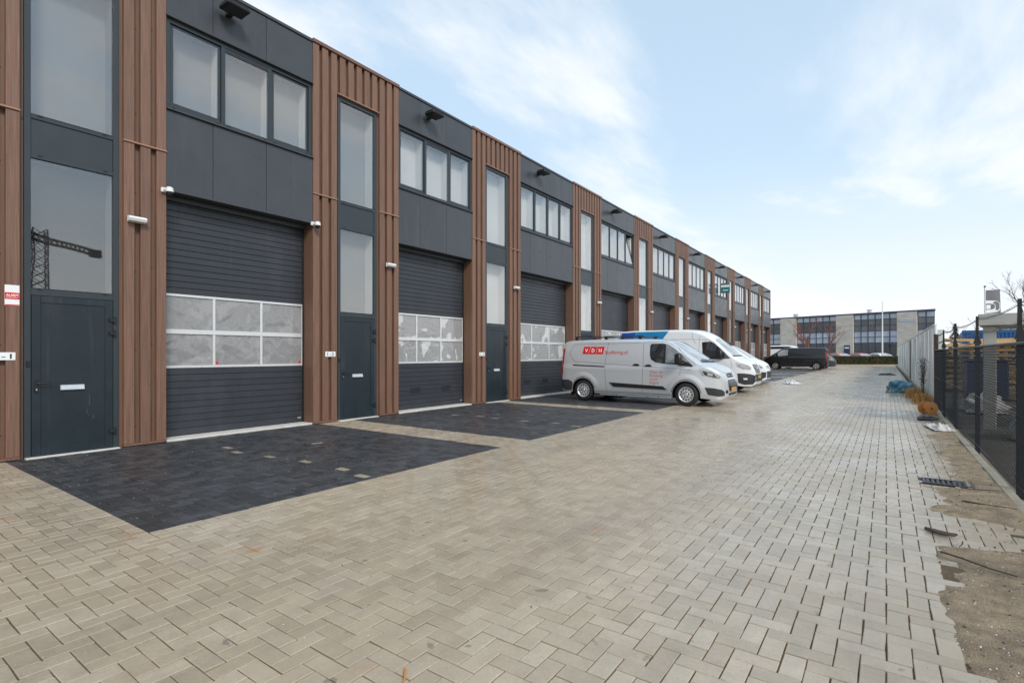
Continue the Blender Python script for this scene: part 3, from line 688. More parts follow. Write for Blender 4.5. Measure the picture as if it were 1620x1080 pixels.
    # side guides of the opening
    bx('door_guide', XG + 0.005, XG + 0.03, y0 + 0.004, y0 + 0.035, 0.03, ZP - 0.125, 'black', bld, 0.002)
    bx('door_guide', XG + 0.005, XG + 0.03, y1 - 0.035, y1 - 0.004, 0.03, ZP - 0.125, 'black', bld, 0.002)
for k, (a, b) in enumerate(BAYS): bay(k, a, b)
# door thresholds of pale concrete
for k, (da, db, per, w) in enumerate(DOORS):
    bx('doorstep', XF - 0.13, XF + 0.05, da + 0.01, db - 0.01, -0.03, 0.012, 'threshold', bld, 0.006)
# the neighbouring garage door just outside the frame
bx('upper_wall', XF - 0.618, XP, -2.3, 1.328, ZP, ZT - 0.02, 'panel', bld, 0.003)
bx('garage_door', XG - 0.06, XG, -2.3, 1.328, 0.0, ZP - 0.001, 'slat', bld, 0)

# wall lamps, floodlights, cameras, number plates
ORD = ['nearest', 'second', 'third', 'fourth', 'fifth', 'sixth', 'seventh', 'eighth', 'ninth', 'farthest']
for k, ((y0, y1), (da, db, per, w)) in enumerate(zip(UNITS, DOORS)):
    yy = y0 + 8 * per + w + per * 0.62; zz = 3.68
    if k == 0: yy -= 0.13
    l = empty('wall_lamp', (XF, yy, zz)); tag(l, {0: 'silver half-round wall lamp right of the leftmost dark door', 1: 'silver half-round wall lamp right of the door numbered 1-2', 2: 'silver half-round wall lamp on the cladding before the silver van'}.get(k, ORD[k] + ' wall lamp of the row counting from the left'), 'lamp', 'wall lamps beside the doors')
    bx('back_plate', XF, XF + 0.03, yy - 0.10, yy + 0.10, zz - 0.02, zz + 0.07, 'dark_plastic', l, 0.006)
    lm = MB(); prof = [(0.03, 0.06), (0.10, 0.05), (0.13, 0.015), (0.11, -0.025), (0.03, -0.04)]
    for s_ in (-1, 1): lm.quad([(x, s_ * 0.125, z) for x, z in prof])
    for i in range(len(prof)):
        a, b = prof[i], prof[(i + 1) % len(prof)]; lm.quad([(a[0], -0.125, a[1]), (b[0], -0.125, b[1]), (b[0], 0.125, b[1]), (a[0], 0.125, a[1])])
    put('diffuser', lm.mesh('diffuser', ['white_plastic']), l, (XF + 0.001, yy, zz))
    if k < 8:
        py = y0 + 2 * per - 0.16; pz = 1.50 if k else 1.47
        n_ = empty('number_plate', (XF, py + 0.1, pz)); tag(n_, 'small white unit plate numbered 1-%d on the brown cladding' % (k + 1), 'sign', 'unit number plates')
        bx('plate', XF + 0.0005, XF + 0.006, py, py + 0.26, pz - 0.055, pz + 0.055, 'sign_white', n_, 0.002)
        facade_text('1-%d' % (k + 1), 0.10, py + 0.05, pz - 0.034, XF + 0.0072, 'black', n_, False, 0.17)
for k, (y0, y1) in enumerate(BAYS):
    yy = y0 + (1.03 if k < 2 else 1.05); zz = 7.83
    l = empty('floodlight', (XF, yy, zz)); tag(l, {0: 'dark floodlight at the top edge of the picture above the first triple window', 1: 'dark floodlight above the second triple window'}.get(k, ORD[k] + ' dark floodlight of the row under the roof edge'), 'floodlight', 'floodlights under the roof edge')
    bx('bracket', XP + 0.0005, XF + 0.10, yy - 0.05, yy + 0.05, zz - 0.05, zz + 0.05, 'black', l, 0.006)
    b = MB(); b.box(0.08, 0.42, -0.21, 0.21, -0.035, 0.045, 0, 0.02); b.box(0.12, 0.40, -0.19, 0.19, 0.046, 0.075, 0, 0.01)
    put('housing', b.mesh('housing', ['black']), l, (XF, yy, zz))
    bx('lamp_glass', XF + 0.12, XF + 0.38, yy - 0.17, yy + 0.17, zz - 0.0395, zz - 0.0355, 'dark_plastic', l, 0)
for (yy, zz, lb) in ((3.74, 4.24, 'white dome security camera above the left end of the nearest garage door'), (6.57, 4.24, 'white dome security camera above the right end of the nearest garage door')):
    c_ = empty('security_camera', (XF, yy, zz)); tag(c_, lb, 'camera', 'security cameras')
    b = MB(); b.box(0.0, 0.05, -0.04, 0.04, 0.0, 0.08, 0, 0.01); b.tube([(0.05, 0, 0.045), (0.10, 0.03, 0.045)], 0.025, 8)
    put('mount', b.mesh('mount', ['white_plastic']), c_, (XF, yy, zz))
    b = MB(); b.lathe([(0.0, 0.085), (0.035, 0.082), (0.058, 0.06), (0.062, 0.0), (0.055, -0.005), (0, -0.005)], (0.13, 0.05, 0), 'z', 16); put('housing', b.mesh('housing', ['white_plastic'], True), c_, (XF, yy, zz))
    b = MB(); b.lathe([(0.053, -0.0055), (0.050, -0.03), (0.030, -0.06), (0.0, -0.068)], (0.13, 0.05, 0), 'z', 16); put('dome', b.mesh('dome', ['black'], True), c_, (XF, yy, zz))
# cable tray of the right camera
# alarm sticker on the left pillar
st = empty('alarm_sign', (XF, 1.92, 2.4)); tag(st, 'red and white alarm notice on the cladding beside the leftmost door', 'sign')
ya = UNITS[0][0] + 2 * DOORS[0][2]
bx('board', XF + 0.0005, XF + 0.004, ya - 0.012, ya + 0.142, 2.18, 2.47, 'sign_white', st, 0.001)
bx('band', XF + 0.0042, XF + 0.0050, ya - 0.010, ya + 0.140, 2.27, 2.365, 'red', st, 0)
bx('band', XF + 0.0042, XF + 0.0050, ya - 0.010, ya + 0.140, 2.182, 2.197, 'red', st, 0)
facade_text('ALARM', 0.05, ya + 0.002, 2.31, XF + 0.0062, 'sign_white', st, True, 0.126)
facade_text('BEVEILIGING', 0.02, ya + 0.006, 2.285, XF + 0.0062, 'sign_white', st, False, 0.118)
# projecting shop sign far along the row
ps = empty('projecting_sign', (XF + 0.35, 40.4, 6.3)); tag(ps, 'teal box sign with a white band projecting from the far facade', 'sign')
bx('box', XF + 0.06, XF + 0.66, 40.3, 40.5, 6.0, 6.72, 'teal', ps, 0.01)
bx('band', XF + 0.065, XF + 0.655, 40.293, 40.299, 6.42, 6.58, 'sign_white', ps, 0)
bx('band', XF + 0.2, XF + 0.56, 40.293, 40.299, 6.16, 6.22, 'sign_white', ps, 0)
for zz in (6.15, 6.55): bx('arm', XF, XF + 0.06, 40.37, 40.43, zz - 0.03, zz + 0.03, 'black', ps, 0)

# ---------------------------------------------------------------- vehicles
def pchip(keys):
    xs = np.array([k[0] for k in keys], float); ys = np.array([k[1] for k in keys], float)
    h = np.diff(xs); d = np.diff(ys) / h; m = np.zeros(len(xs))
    for i in range(1, len(xs) - 1):
        if d[i - 1] * d[i] > 0:
            w1 = 2 * h[i] + h[i - 1]; w2 = h[i] + 2 * h[i - 1]; m[i] = (w1 + w2) / (w1 / d[i - 1] + w2 / d[i])
    m[0], m[-1] = d[0], d[-1]
    def f(x):
        x = min(max(x, xs[0]), xs[-1]); i = int(min(max(np.searchsorted(xs, x) - 1, 0), len(xs) - 2)); t = (x - xs[i]) / h[i]
        return ((1 + 2 * t) * (1 - t) ** 2) * ys[i] + t * (1 - t) ** 2 * h[i] * m[i] + t * t * (3 - 2 * t) * ys[i + 1] + t * t * (t - 1) * h[i] * m[i + 1]
    return f
def car_body(zt, zb, wid, rad, crown, g, stations, wheels, wr, well_w):
    """closed body lofted along x, wheel wells cut out; returns mesh (paint, well)"""
    fzt, fzb, fw, fr, fc, fg = map(pchip, (zt, zb, wid, rad, crown, g))
    ns, na, nr, nb = 26, 7, 10, 3
    V = []; F = []
    for x in stations:
        t, b, w, r, c = fzt(x), fzb(x), fw(x), fr(x), fc(x)
        r = min(r, (t - b) * 0.4); zs = t - r - c; half = []
        for i in range(nb): half.append((w * fg(b) * (0.0 + i / nb) * 0.95, b))
        for i in range(ns + 1):
            z = b + (zs - b) * i / ns; half.append((w * fg(z), z))
        ysh = w * fg(zs)
        for i in range(1, na + 1):
            a = math.pi / 2 * i / na; half.append((ysh - r * (1 - math.cos(a)), zs + r * math.sin(a)))
        ye = ysh - r
        for i in range(1, nr + 1):
            q = 1 - i / nr; half.append((ye * q, zs + r + c * (1 - q * q)))
        loop = [(x, -y, z) for y, z in half] + [(x, y, z) for y, z in reversed(half[1:-1])]
        V += loop
    k = len(V) // len(stations)
    for s in range(len(stations) - 1):
        for j in range(k):
            a = s * k + j; b = s * k + (j + 1) % k; F.append((a, b, b + k, a + k))
    F.append(tuple(reversed(range(k)))); F.append(tuple((len(stations) - 1) * k + j for j in range(k)))
    me = mesh_of('body', V, F); bm = bmesh.new(); bm.from_mesh(me); bmesh.ops.remove_doubles(bm, verts=bm.verts[:], dist=1e-5); bmesh.ops.recalc_face_normals(bm, faces=bm.faces[:]); bm.to_mesh(me)
    tree = BVHTree.FromBMesh(bm); bm.free()
    me.materials.append(M['black']); me.materials.append(M['black'])
    o = bpy.data.objects.new('tmp', me); COL.objects.link(o); cut = []
    wmax = max(w for _, w in wid)
    for wx in wheels:
        for s in (-1, 1):
            b = MB(); y0, y1 = s * (wmax + 0.2), s * (wmax - well_w)
            b.lathe([(0.0001, y0), (wr * 1.2, y0), (wr * 1.2, y1), (0.0001, y1)], (wx, 0, wr * 0.98), 'y', 36)
            cm_ = b.mesh('cut', ['black', 'black']); cm_.polygons.foreach_set('material_index', [1] * len(cm_.polygons))
            co = bpy.data.objects.new('tmpc', cm_); COL.objects.link(co); cut.append(co)
            md = o.modifiers.new('b', 'BOOLEAN'); md.operation = 'DIFFERENCE'; md.object = co; md.solver = 'EXACT'
    dg_ = bpy.context.evaluated_depsgraph_get(); res = bpy.data.meshes.new_from_object(o.evaluated_get(dg_))
    bpy.data.objects.remove(o)
    for c in cut: bpy.data.objects.remove(c)
    res.polygons.foreach_set('use_smooth', [True] * len(res.polygons)); res.set_sharp_from_angle(angle=R(32))
    return res, tree
class Skin:
    """lays shaped pieces onto a body surface"""
    def __init__(s, root, tree, L, sc=1.0): s.root = root; s.t = tree; s.L = L; s.sc = sc
    def hit(s, u, v, side):
        if side in (-1, 1): o, d = Vector((u, side * 4, v)), Vector((0, -side, 0))
        elif side == 'f': o, d = Vector((s.L + 3, u, v)), Vector((-1, 0, 0))
        elif side == 'r': o, d = Vector((-3, u, v)), Vector((1, 0, 0))
        else: o, d = Vector((u, v, 6)), Vector((0, 0, -1))
        loc, nor, i, dist = s.t.ray_cast(o, d)
        if loc is None: return None
        if nor.dot(d) > 0: nor = -nor
        return loc, nor
    def patch(s, name, poly, side, mat, off=0.004, depth=0.02, step=0.06, parent=None, smooth=True):
        bm = bmesh.new(); vs = [bm.verts.new((p[0], p[1], 0)) for p in poly]; bm.faces.new(vs)
        for ax in (0, 1):
            lo = min(p[ax] for p in poly); hi = max(p[ax] for p in poly); n = int((hi - lo) / step)
            for i in range(1, n + 1):
                c = [0, 0, 0]; c[ax] = lo + (hi - lo) * i / (n + 1); nn = [0, 0, 0]; nn[ax] = 1
                bmesh.ops.bisect_plane(bm, geom=bm.verts[:] + bm.edges[:] + bm.faces[:], plane_co=c, plane_no=nn)
        if depth:
            be = [e for e in bm.edges if len(e.link_faces) == 1]
        hits = {}
        dead = []
        for v in bm.verts:
            h = s.hit(v.co.x, v.co.y, side)
            if h is None: dead.append(v)
            else: hits[v] = h
        if depth:
            r = bmesh.ops.extrude_edge_only(bm, edges=be)
            newv = [g for g in r['geom'] if isinstance(g, bmesh.types.BMVert)]
            for v in newv:
                h = s.hit(v.co.x, v.co.y, side)
                if h is None: dead.append(v)
                else: v.co = h[0] - h[1] * (depth - off)
        for v, h in hits.items(): v.co = h[0] + h[1] * off
        if dead: bmesh.ops.delete(bm, geom=list(set(dead)), context='VERTS')
        bmesh.ops.recalc_face_normals(bm, faces=bm.faces[:])
        me = bpy.data.meshes.new(name); bm.to_mesh(me); bm.free(); me.materials.append(M[mat] if isinstance(mat, str) else mat)
        if smooth:
            me.polygons.foreach_set('use_smooth', [True] * len(me.polygons)); me.set_sharp_from_angle(angle=R(40))
        o = bpy.data.objects.new(name, me); COL.objects.link(o); o.parent = parent or s.root; return o
    def line(s, name, pts, side, mat, w=0.008, off=0.002, depth=0.0, parent=None, step=0.08):
        P = [Vector((p[0], p[1])) for p in pts]; out = []
        for a, b in zip(P[:-1], P[1:]):
            n = max(1, int((b - a).length / step))
            for i in range(n): out.append(a.lerp(b, i / n))
        out.append(P[-1]); V = []; F = []
        for i, p in enumerate(out):
            d = (out[min(i + 1, len(out) - 1)] - out[max(i - 1, 0)]).normalized(); q = Vector((-d.y, d.x)) * w / 2
            for e in (p - q, p + q):
                h = s.hit(e.x, e.y, side)
                if h is None: h = (Vector(V[-1]) if V else Vector((0, 0, 0)), Vector((0, 0, 0)))
                V.append(tuple(h[0] + h[1] * off))
        for i in range(len(out) - 1): F.append((2 * i, 2 * i + 1, 2 * i + 3, 2 * i + 2))
        me = mesh_of(name, V, F, [mat], True); o = bpy.data.objects.new(name, me); COL.objects.link(o); o.parent = parent or s.root; return o
    def flare(s, cx, cz, r0, r1, a0, a1, side, h=0.020, mat='silver'):
        n, prof = 26, [(0, 0.6), (0.25, 1.0), (0.5, 0.8), (0.75, 0.35), (1.0, -0.02)]; V = []; F = []
        for i in range(n + 1):
            t = R(a0 + (a1 - a0) * i / n); fade = max(0.0, math.sin(math.pi * i / n)) ** 0.5
            for q, k in prof:
                r_ = r0 + (r1 - r0) * q; hh = s.hit(cx + r_ * math.cos(t), cz + r_ * math.sin(t), side)
                V.append(tuple(hh[0] + hh[1] * (h * k * fade + 0.0008)) if hh else (cx, side * 0.9, cz))
        m = len(prof)
        for i in range(n):
            for j in range(m - 1): F.append((i * m + j, i * m + j + 1, (i + 1) * m + j + 1, (i + 1) * m + j))
        bm = bmesh.new(); me = mesh_of('wheel_arch', V, F, [mat], True); bm.from_mesh(me); bmesh.ops.recalc_face_normals(bm, faces=bm.faces[:]); bm.to_mesh(me); bm.free()
        o = bpy.data.objects.new('wheel_arch', me); COL.objects.link(o); o.parent = s.root; return o
    def text(s, txt, size, u, v, side, mat, width=None, shear=0, bold=False, flip=1, parent=None):
        me = text_mesh(txt, size, 0, shear, bold); xs = [q.co.x for q in me.vertices]; x0 = min(xs); k = width / (max(xs) - x0) if width else 1
        for q in me.vertices:
            uu = u + flip * (q.co.x - x0) * k; vv = v + q.co.y; h = s.hit(uu, vv, side)
            if h: q.co = h[0] + h[1] * 0.005
        me.materials.clear(); me.materials.append(M[mat]); o = bpy.data.objects.new('lettering', me); COL.objects.link(o); o.parent = parent or s.root; return o
def child(name, mb, mats, parent, smooth=True):
    o = bpy.data.objects.new(name, mb.mesh(name, mats, smooth)); COL.objects.link(o); o.parent = parent; return o
_wh = {}
def wheel(root, x, side, yo, r=0.335, w=0.215, style='steel'):
    key = (r, w, style)
    if key not in _wh:
        t = MB(); k = w / 2
        t.lathe([(r * 0.60, -k * 0.8), (r * 0.66, -k * 0.98), (r * 0.86, -k * 1.02), (r * 0.955, -k * 0.86), (r, -k * 0.62), (r, 0), (r, k * 0.62), (r * 0.955, k * 0.86), (r * 0.86, k * 1.02), (r * 0.66, k * 0.98), (r * 0.60, k * 0.8), (r * 0.6, -k * 0.8)], (0, 0, 0), 'y', 40)
        tm = t.mesh('tyre', ['tyre'], True)
        q = MB(); R0 = r * 0.66
        q.lathe([(R0, -k * 0.97), (R0 * 0.93, -k * 1.0), (R0 * 0.86, -k * 0.86), (R0 * 0.80, -k * 0.72), (R0 * 0.62, -k * 0.80), (R0 * 0.40, -k * 0.86), (R0 * 0.30, -k * 0.72), (R0 * 0.22, -k * 0.90), (0.0001, -k * 0.92)], (0, 0, 0), 'y', 32)
        rm = q.mesh('rim', ['rim'], True)
        d = MB()
        if style == 'steel':
            for i in range(12):
                a = 2 * math.pi * i / 12; c = (R0 * 0.71 * math.cos(a), -k * 0.80, R0 * 0.71 * math.sin(a))
                d.lathe([(0.0001, 0), (R0 * 0.10, 0), (R0 * 0.10, 0.02)], c, 'y', 8)
            for i in range(5):
                a = 2 * math.pi * i / 5 + 0.3; c = (R0 * 0.34 * math.cos(a), -k * 0.885, R0 * 0.34 * math.sin(a))
                d.lathe([(0.0001, 0), (R0 * 0.075, 0), (R0 * 0.075, 0.03)], c, 'y', 8)
        else:
            for i in range(5):
                a = 2 * math.pi * i / 5; pts = [(0.28, -0.42), (0.88, -0.34), (0.88, 0.34), (0.28, 0.42)]
                d.quad([(R0 * p * math.cos(a + q_ * 0.9), -k * 1.005, R0 * p * math.sin(a + q_ * 0.9)) for p, q_ in pts])
        hm = d.mesh('vent_hole', ['black'])
        _wh[key] = (tm, rm, hm)
    tm, rm, hm = _wh[key]
    e = bpy.data.objects.new('wheel', tm); COL.objects.link(e); e.parent = root; e.location = (x, side * yo, r)
    if side > 0: e.rotation_euler = (0, 0, math.pi)
    for n, m_ in (('rim', rm), ('vent_hole', hm)):
        o = bpy.data.objects.new(n, m_); COL.objects.link(o); o.parent = e
    return e
def stations_for(keys, L, step=0.07):
    s = set(round(k[0], 4) for k in keys); x = 0.0
    while x < L: s.add(round(x, 4)); x += step
    x = L - 0.3
    while x < L: s.add(round(x, 4)); x += 0.02
    s = sorted(s); out = [s[0]]
    for x in s[1:]:
        if x - out[-1] > 0.006: out.append(x)
    return out
def make_van(label, at, rz, paint, o):
    """o: dict of shape keys; local x runs rear to front"""
    L = o['L']; zt = o['zt']; st = stations_for(zt, L)
    root = empty(o.get('name', 'parked_van'), at, rz, True); tag(root, label, o.get('cat', 'van'), o.get('group'))
    me, tree = car_body(zt, o['zb'], o['w'], o['r'], o['c'], o['g'], st, o['wheels'], o['wr'], 0.30)
    me.materials[0] = M[paint]; b = bpy.data.objects.new('body', me); COL.objects.link(b); b.parent = root
    wm_ = max(w for _, w in o['w'])
    for wx in o['wheels']:
        for s in (-1, 1): wheel(root, wx, s, wm_ - o.get('winset', 0.135), o['wr'], 0.215, o.get('wstyle', 'steel'))
    ub = MB(); ub.box(0.25, L - 0.3, -wm_ * 0.7, wm_ * 0.7, o['wr'] * 0.62, o['wr'] * 1.2); child('underbody', ub, ['black'], root, False)
    return root, Skin(root, tree, L)
def arc_pts(cx, cz, r, a0, a1, n=14): return [(cx + r * math.cos(R(a0 + (a1 - a0) * i / n)), cz + r * math.sin(R(a0 + (a1 - a0) * i / n))) for i in range(n + 1)]

def shape_custom(L=5.2):
    return dict(L=L, wheels=(0.83, 4.14), wr=0.335,
        zt=[(0, 1.62), (0.015, 1.78), (0.05, 1.87), (0.12, 1.925), (0.3, 1.96), (1.2, 1.985), (2.4, 1.985), (3.2, 1.965), (3.5, 1.93), (3.68, 1.875), (3.85, 1.775), (4.1, 1.61), (4.4, 1.405), (4.56, 1.30), (4.66, 1.25), (4.8, 1.19), (4.95, 1.10), (5.03, 1.03), (5.09, 0.94), (5.14, 0.82), (5.18, 0.70), (5.2, 0.60)],
        zb=[(0, 0.42), (0.03, 0.36), (0.12, 0.30), (0.4, 0.27), (4.5, 0.25), (4.9, 0.22), (5.05, 0.225), (5.12, 0.25), (5.17, 0.30), (5.2, 0.40)],
        w=[(0, 0.88), (0.02, 0.93), (0.08, 0.965), (0.3, 0.985), (1.5, 0.993), (3.5, 0.993), (4.3, 0.985), (4.6, 0.96), (4.8, 0.92), (4.95, 0.86), (5.05, 0.79), (5.12, 0.71), (5.17, 0.62), (5.2, 0.52)],
        r=[(0, 0.10), (3.4, 0.13), (3.7, 0.09), (4.4, 0.07), (4.7, 0.10), (5.0, 0.10), (5.1, 0.10), (5.2, 0.06)],
        c=[(0, 0.02), (3.4, 0.03), (3.7, 0.06), (4.1, 0.10), (4.5, 0.08), (4.8, 0.05), (5.0, 0.035), (5.2, 0.02)],
        g=[(0.15, 0.90), (0.28, 0.955), (0.40, 0.985), (0.60, 1.0), (0.95, 0.998), (1.07, 1.0), (1.12, 0.985), (1.16, 0.972), (1.25, 0.967), (1.5, 0.935), (1.8, 0.875), (2.0, 0.83)])

# --- silver van in front of the third unit
V1X, V1Y = -8.82, 16.06
van, sk = make_van('silver panel van with red lettering on its side and a black roof rack', (V1X, V1Y, 0), 0, 'silver', shape_custom())
def custom_details(root, sk, trim='dark_plastic', frontdark=None, letters=False, lite=False):
    for s in (-1, 1):
        tag_ = None
        win = [(3.05, 1.76), (3.10, 1.81), (3.45, 1.815), (3.60, 1.775), (3.80, 1.645), (4.05, 1.44), (4.34, 1.17), (4.30, 1.14), (3.9, 1.19), (3.45, 1.225), (3.24, 1.255), (3.10, 1.34), (3.06, 1.46)]
        sk.patch('side_window', win, s, 'carglass', 0.004, 0.02)
        sk.patch('front_quarter_glass', [(3.54, 1.79), (3.60, 1.768), (3.80, 1.638), (4.05, 1.433), (4.20, 1.29), (3.93, 1.235), (3.54, 1.25)], s, 'screen_glass', 0.0065, 0.0)
        for wx in (0.83, 4.14): sk.flare(wx, 0.335, 0.43, 0.60, 10, 170, s)
        sk.line('window_divider', [(3.50, 1.80), (3.50, 1.225)], s, 'black', 0.045, 0.007)
        sk.patch('mirror_sail', [(3.93, 1.38), (4.345, 1.17), (4.31, 1.135), (3.90, 1.18)], s, 'black', 0.009, 0.02)
        mb_ = MB(); mb_.box(-0.10, 0.08, -0.11, 0.11, -0.15, 0.16, 0, 0.04); m_ = child('mirror', mb_, ['black'], root); m_.location = (3.99, s * 1.13, 1.36)
        mg = MB(); mg.box(-0.104, -0.10, -0.085, 0.085, -0.12, 0.13); g_ = child('mirror_glass', mg, ['screen_glass'], m_, False)
        ma = MB(); ma.tube([(0.02, -s * 0.05, -0.10), (0.10, -s * 0.24, -0.16)], 0.045, 8); child('mirror_arm', ma, ['black'], m_)
        # gaps between doors and panels
        sk.line('door_seam', [(2.84, 1.85), (2.86, 1.3), (2.83, 0.30)], s, 'seam')
        sk.line('door_seam', [(1.68, 1.87), (1.60, 1.12), (1.66, 0.36)], s, 'seam')
        sk.line('door_seam', [(2.84, 1.86), (3.5, 1.865), (3.68, 1.80), (3.9, 1.66), (4.42, 1.18), (4.02, 1.13), (3.97, 0.95), (3.93, 0.74)], s, 'seam', 0.007)
        sk.line('door_seam', [(0.42, 1.815), (2.78, 1.845)], s, 'seam', 0.006)
        sk.line('swage_line', [(0.44, 1.78), (0.30, 1.52), (0.50, 1.26), (1.6, 1.20), (2.84, 1.13), (3.9, 1.08), (4.3, 1.04)], s, 'seam', 0.009)
        sk.line('door_seam', [(0.35, 0.33), (3.75, 0.315)], s, 'seam', 0.012)
        sk.patch('slide_rail', [(0.46, 1.12), (1.58, 1.085), (1.58, 1.125), (0.46, 1.165)], s, 'dark_plastic', 0.004, 0.02)
        for hx, hz in ((2.64, 1.175), (3.02, 1.155)):
            hb = MB(); hb.box(-0.10, 0.10, 0, 0.035, -0.022, 0.022, 0, 0.01); h = sk.hit(hx, hz, s); h_ = child('door_handle', hb, ['black'], root); h_.location = h[0]; h_.rotation_euler = (0, 0, 0 if s > 0 else math.pi)
            sk.patch('handle_recess', [(hx - 0.05, hz - 0.035), (hx + 0.06, hz - 0.035), (hx + 0.06, hz + 0.035), (hx - 0.05, hz + 0.035)], s, 'seam', 0.002, 0)
        sk.patch('side_moulding', [(1.76, 0.62), (1.90, 0.49), (3.60, 0.455), (3.47, 0.555)], s, 'black' if trim != 'paint' else 'dark_plastic', 0.018, 0.03)
        # rear corner: bumper and lamp
        sk.patch('bumper_corner', [(0.012, 0.45), (0.012, 0.66), (0.30, 0.665), (0.45, 0.60), (0.43, 0.44), (0.40, 0.34), (0.2, 0.32), (0.05, 0.38)], s, trim, 0.014, 0.03, 0.04)
        sk.patch('tail_light', [(0.022, 0.80), (0.07, 0.80), (0.10, 1.2), (0.13, 1.68), (0.06, 1.68), (0.025, 1.3)], s, 'taillight', 0.008, 0.02, 0.05)
        # wheel arch lips
        for wx in (0.83, 4.14):
            a0, a1 = (12, 168) if wx < 1 else (8, 172)
            sk.line('arch_lip', arc_pts(wx, 0.335, 0.425, a0, a1), s, 'black', 0.022, 0.004)
        sk.line('fuel_flap', [(3.28, 0.86)] * 1 + [(3.28, 0.87)], s, 'seam', 0.004)
        # lamps at the front corner
        sk.patch('headlight', [(4.50, 1.10), (4.58, 0.90), (4.80, 0.845), (5.02, 0.80), (5.06, 0.86), (5.0, 0.93), (4.85, 1.01), (4.62, 1.09)], s, 'lens', 0.007, 0.02, 0.04)
        sk.patch('headlight_inner', [(4.60, 1.02), (4.66, 0.91), (4.82, 0.87), (4.97, 0.845), (4.90, 0.93), (4.75, 0.99)], s, 'dark_plastic', 0.010, 0.0, 0.04)
        sk.patch('headlight_bulb', [(4.72, 0.975), (4.75, 0.905), (4.87, 0.885), (4.86, 0.935)], s, 'steel', 0.013, 0.0, 0.03)
        sk.patch('lower_trim', [(4.66, 0.56), (4.74, 0.36), (5.0, 0.31), (5.13, 0.33), (5.135, 0.44), (5.08, 0.50), (4.9, 0.545)], s, 'dark_plastic', 0.008, 0.02, 0.04)
        fl = MB(); fl.lathe([(0.0001, 0.012), (0.05, 0.012), (0.055, 0)], (0, 0, 0), 'x', 12); f_ = child('fog_light', fl, ['black'], root); h = sk.hit(s * 0.60, 0.44, 'f')
        f_.location = h[0]; f_.rotation_euler = (0, 0, s * 0.6)
    # front face
    sk.patch('windshield', [(-0.70, 1.30), (-0.64, 1.27), (0, 1.30), (0.64, 1.27), (0.70, 1.30), (0.66, 1.83), (0.5, 1.865), (0, 1.89), (-0.5, 1.865), (-0.66, 1.83)], 'f', 'screen_glass', 0.004, 0.02, 0.08)
    sk.line('windshield_seal', [(-0.72, 1.285), (0, 1.275), (0.72, 1.285)], 'f', 'black', 0.05, 0.006)
    sk.line('wiper', [(-0.55, 1.34), (-0.05, 1.31)], 'f', 'black', 0.022, 0.02); sk.line('wiper', [(0.1, 1.34), (0.6, 1.33)], 'f', 'black', 0.022, 0.02)
    sk.line('bonnet_seam', [(-0.80, 1.12), (-0.60, 0.985), (-0.3, 0.955), (0, 0.95), (0.3, 0.955), (0.60, 0.985), (0.80, 1.12)], 'f', 'seam', 0.010)
    gr = sk.patch('grille', [(-0.36, 0.93), (-0.33, 0.83), (0.33, 0.83), (0.36, 0.93), (0, 0.945)], 'f', 'black', 0.006, 0.02, 0.05)
    sk.line('grille_bar', [(-0.34, 0.88), (0.34, 0.88)], 'f', 'steel', 0.022, 0.016, parent=gr)
    sk.patch('emblem', [(0.09 * math.cos(a * math.pi / 8), 0.88 + 0.036 * math.sin(a * math.pi / 8)) for a in range(16)], 'f', 'navy' if not lite else 'steel', 0.022, 0.01, 0.05, parent=gr)
    lg = sk.patch('lower_grille', [(-0.40, 0.76), (-0.50, 0.60), (-0.40, 0.44), (0.40, 0.44), (0.50, 0.60), (0.40, 0.76)], 'f', 'black', 0.006, 0.02, 0.05)
    for zz in (0.71, 0.66, 0.61): sk.line('grille_bar', [(-0.44, zz), (0.44, zz)], 'f', 'steel', 0.016, 0.015, parent=lg)
    sk.patch('air_intake', [(-0.46, 0.40), (-0.40, 0.33), (0.40, 0.33), (0.46, 0.40)], 'f', 'black', 0.010, 0.02, 0.05)
    h = sk.hit(0, 0.52, 'f'); pb = MB(); pb.box(0.0, 0.014, -0.26, 0.26, -0.056, 0.056, 0, 0.003); p_ = child('number_plate', pb, ['plate'], root, False); p_.location = (h[0].x + 0.016, 0, 0.50)
    # rear doors
    sk.patch('rear_bumper', [(-0.86, 0.46), (0.86, 0.46), (0.86, 0.62), (-0.86, 0.62)], 'r', trim, 0.02, 0.04, 0.1)
custom_details(van, sk)
# lettering on the side that faces the camera
lg = sk.patch('logo_panel', [(0.79, 1.50), (1.52, 1.495), (1.555, 1.735), (0.825, 1.74)], -1, 'red', 0.004, 0.004)
sk.line('logo_divider', [(1.00, 1.49), (1.075, 1.745)], -1, 'silver', 0.016, 0.0065, parent=lg)
sk.line('logo_divider', [(1.275, 1.49), (1.305, 1.745)], -1, 'silver', 0.014, 0.0065, parent=lg)
for ch, u in (('V', 0.875), ('D', 1.115), ('H', 1.365)):
    t_ = sk.text(ch, 0.17, u, 1.557, -1, 'sign_white', width=0.10, bold=True, parent=lg)
    for v in t_.data.vertices: v.co.y -= 0.004
sk.text('Stoffering.nl', 0.165, 1.58, 1.50, -1, 'red_text', width=0.77, shear=0.15)
for i, s_ in enumerate(('Waar de', 'finishing', 'touch', 'begint')): sk.text(s_, 0.125, 3.07, 0.93 - i * 0.105, -1, 'pale_red', width=(0.40, 0.40, 0.24, 0.29)[i])
for y in (-0.62, 0.62):   # roof rack
    rb = MB(); rb.tube([(0.35, y, 2.065), (2.75, y, 2.065)], 0.014, 8)
    child('roof_rail', rb, ['black'], van)
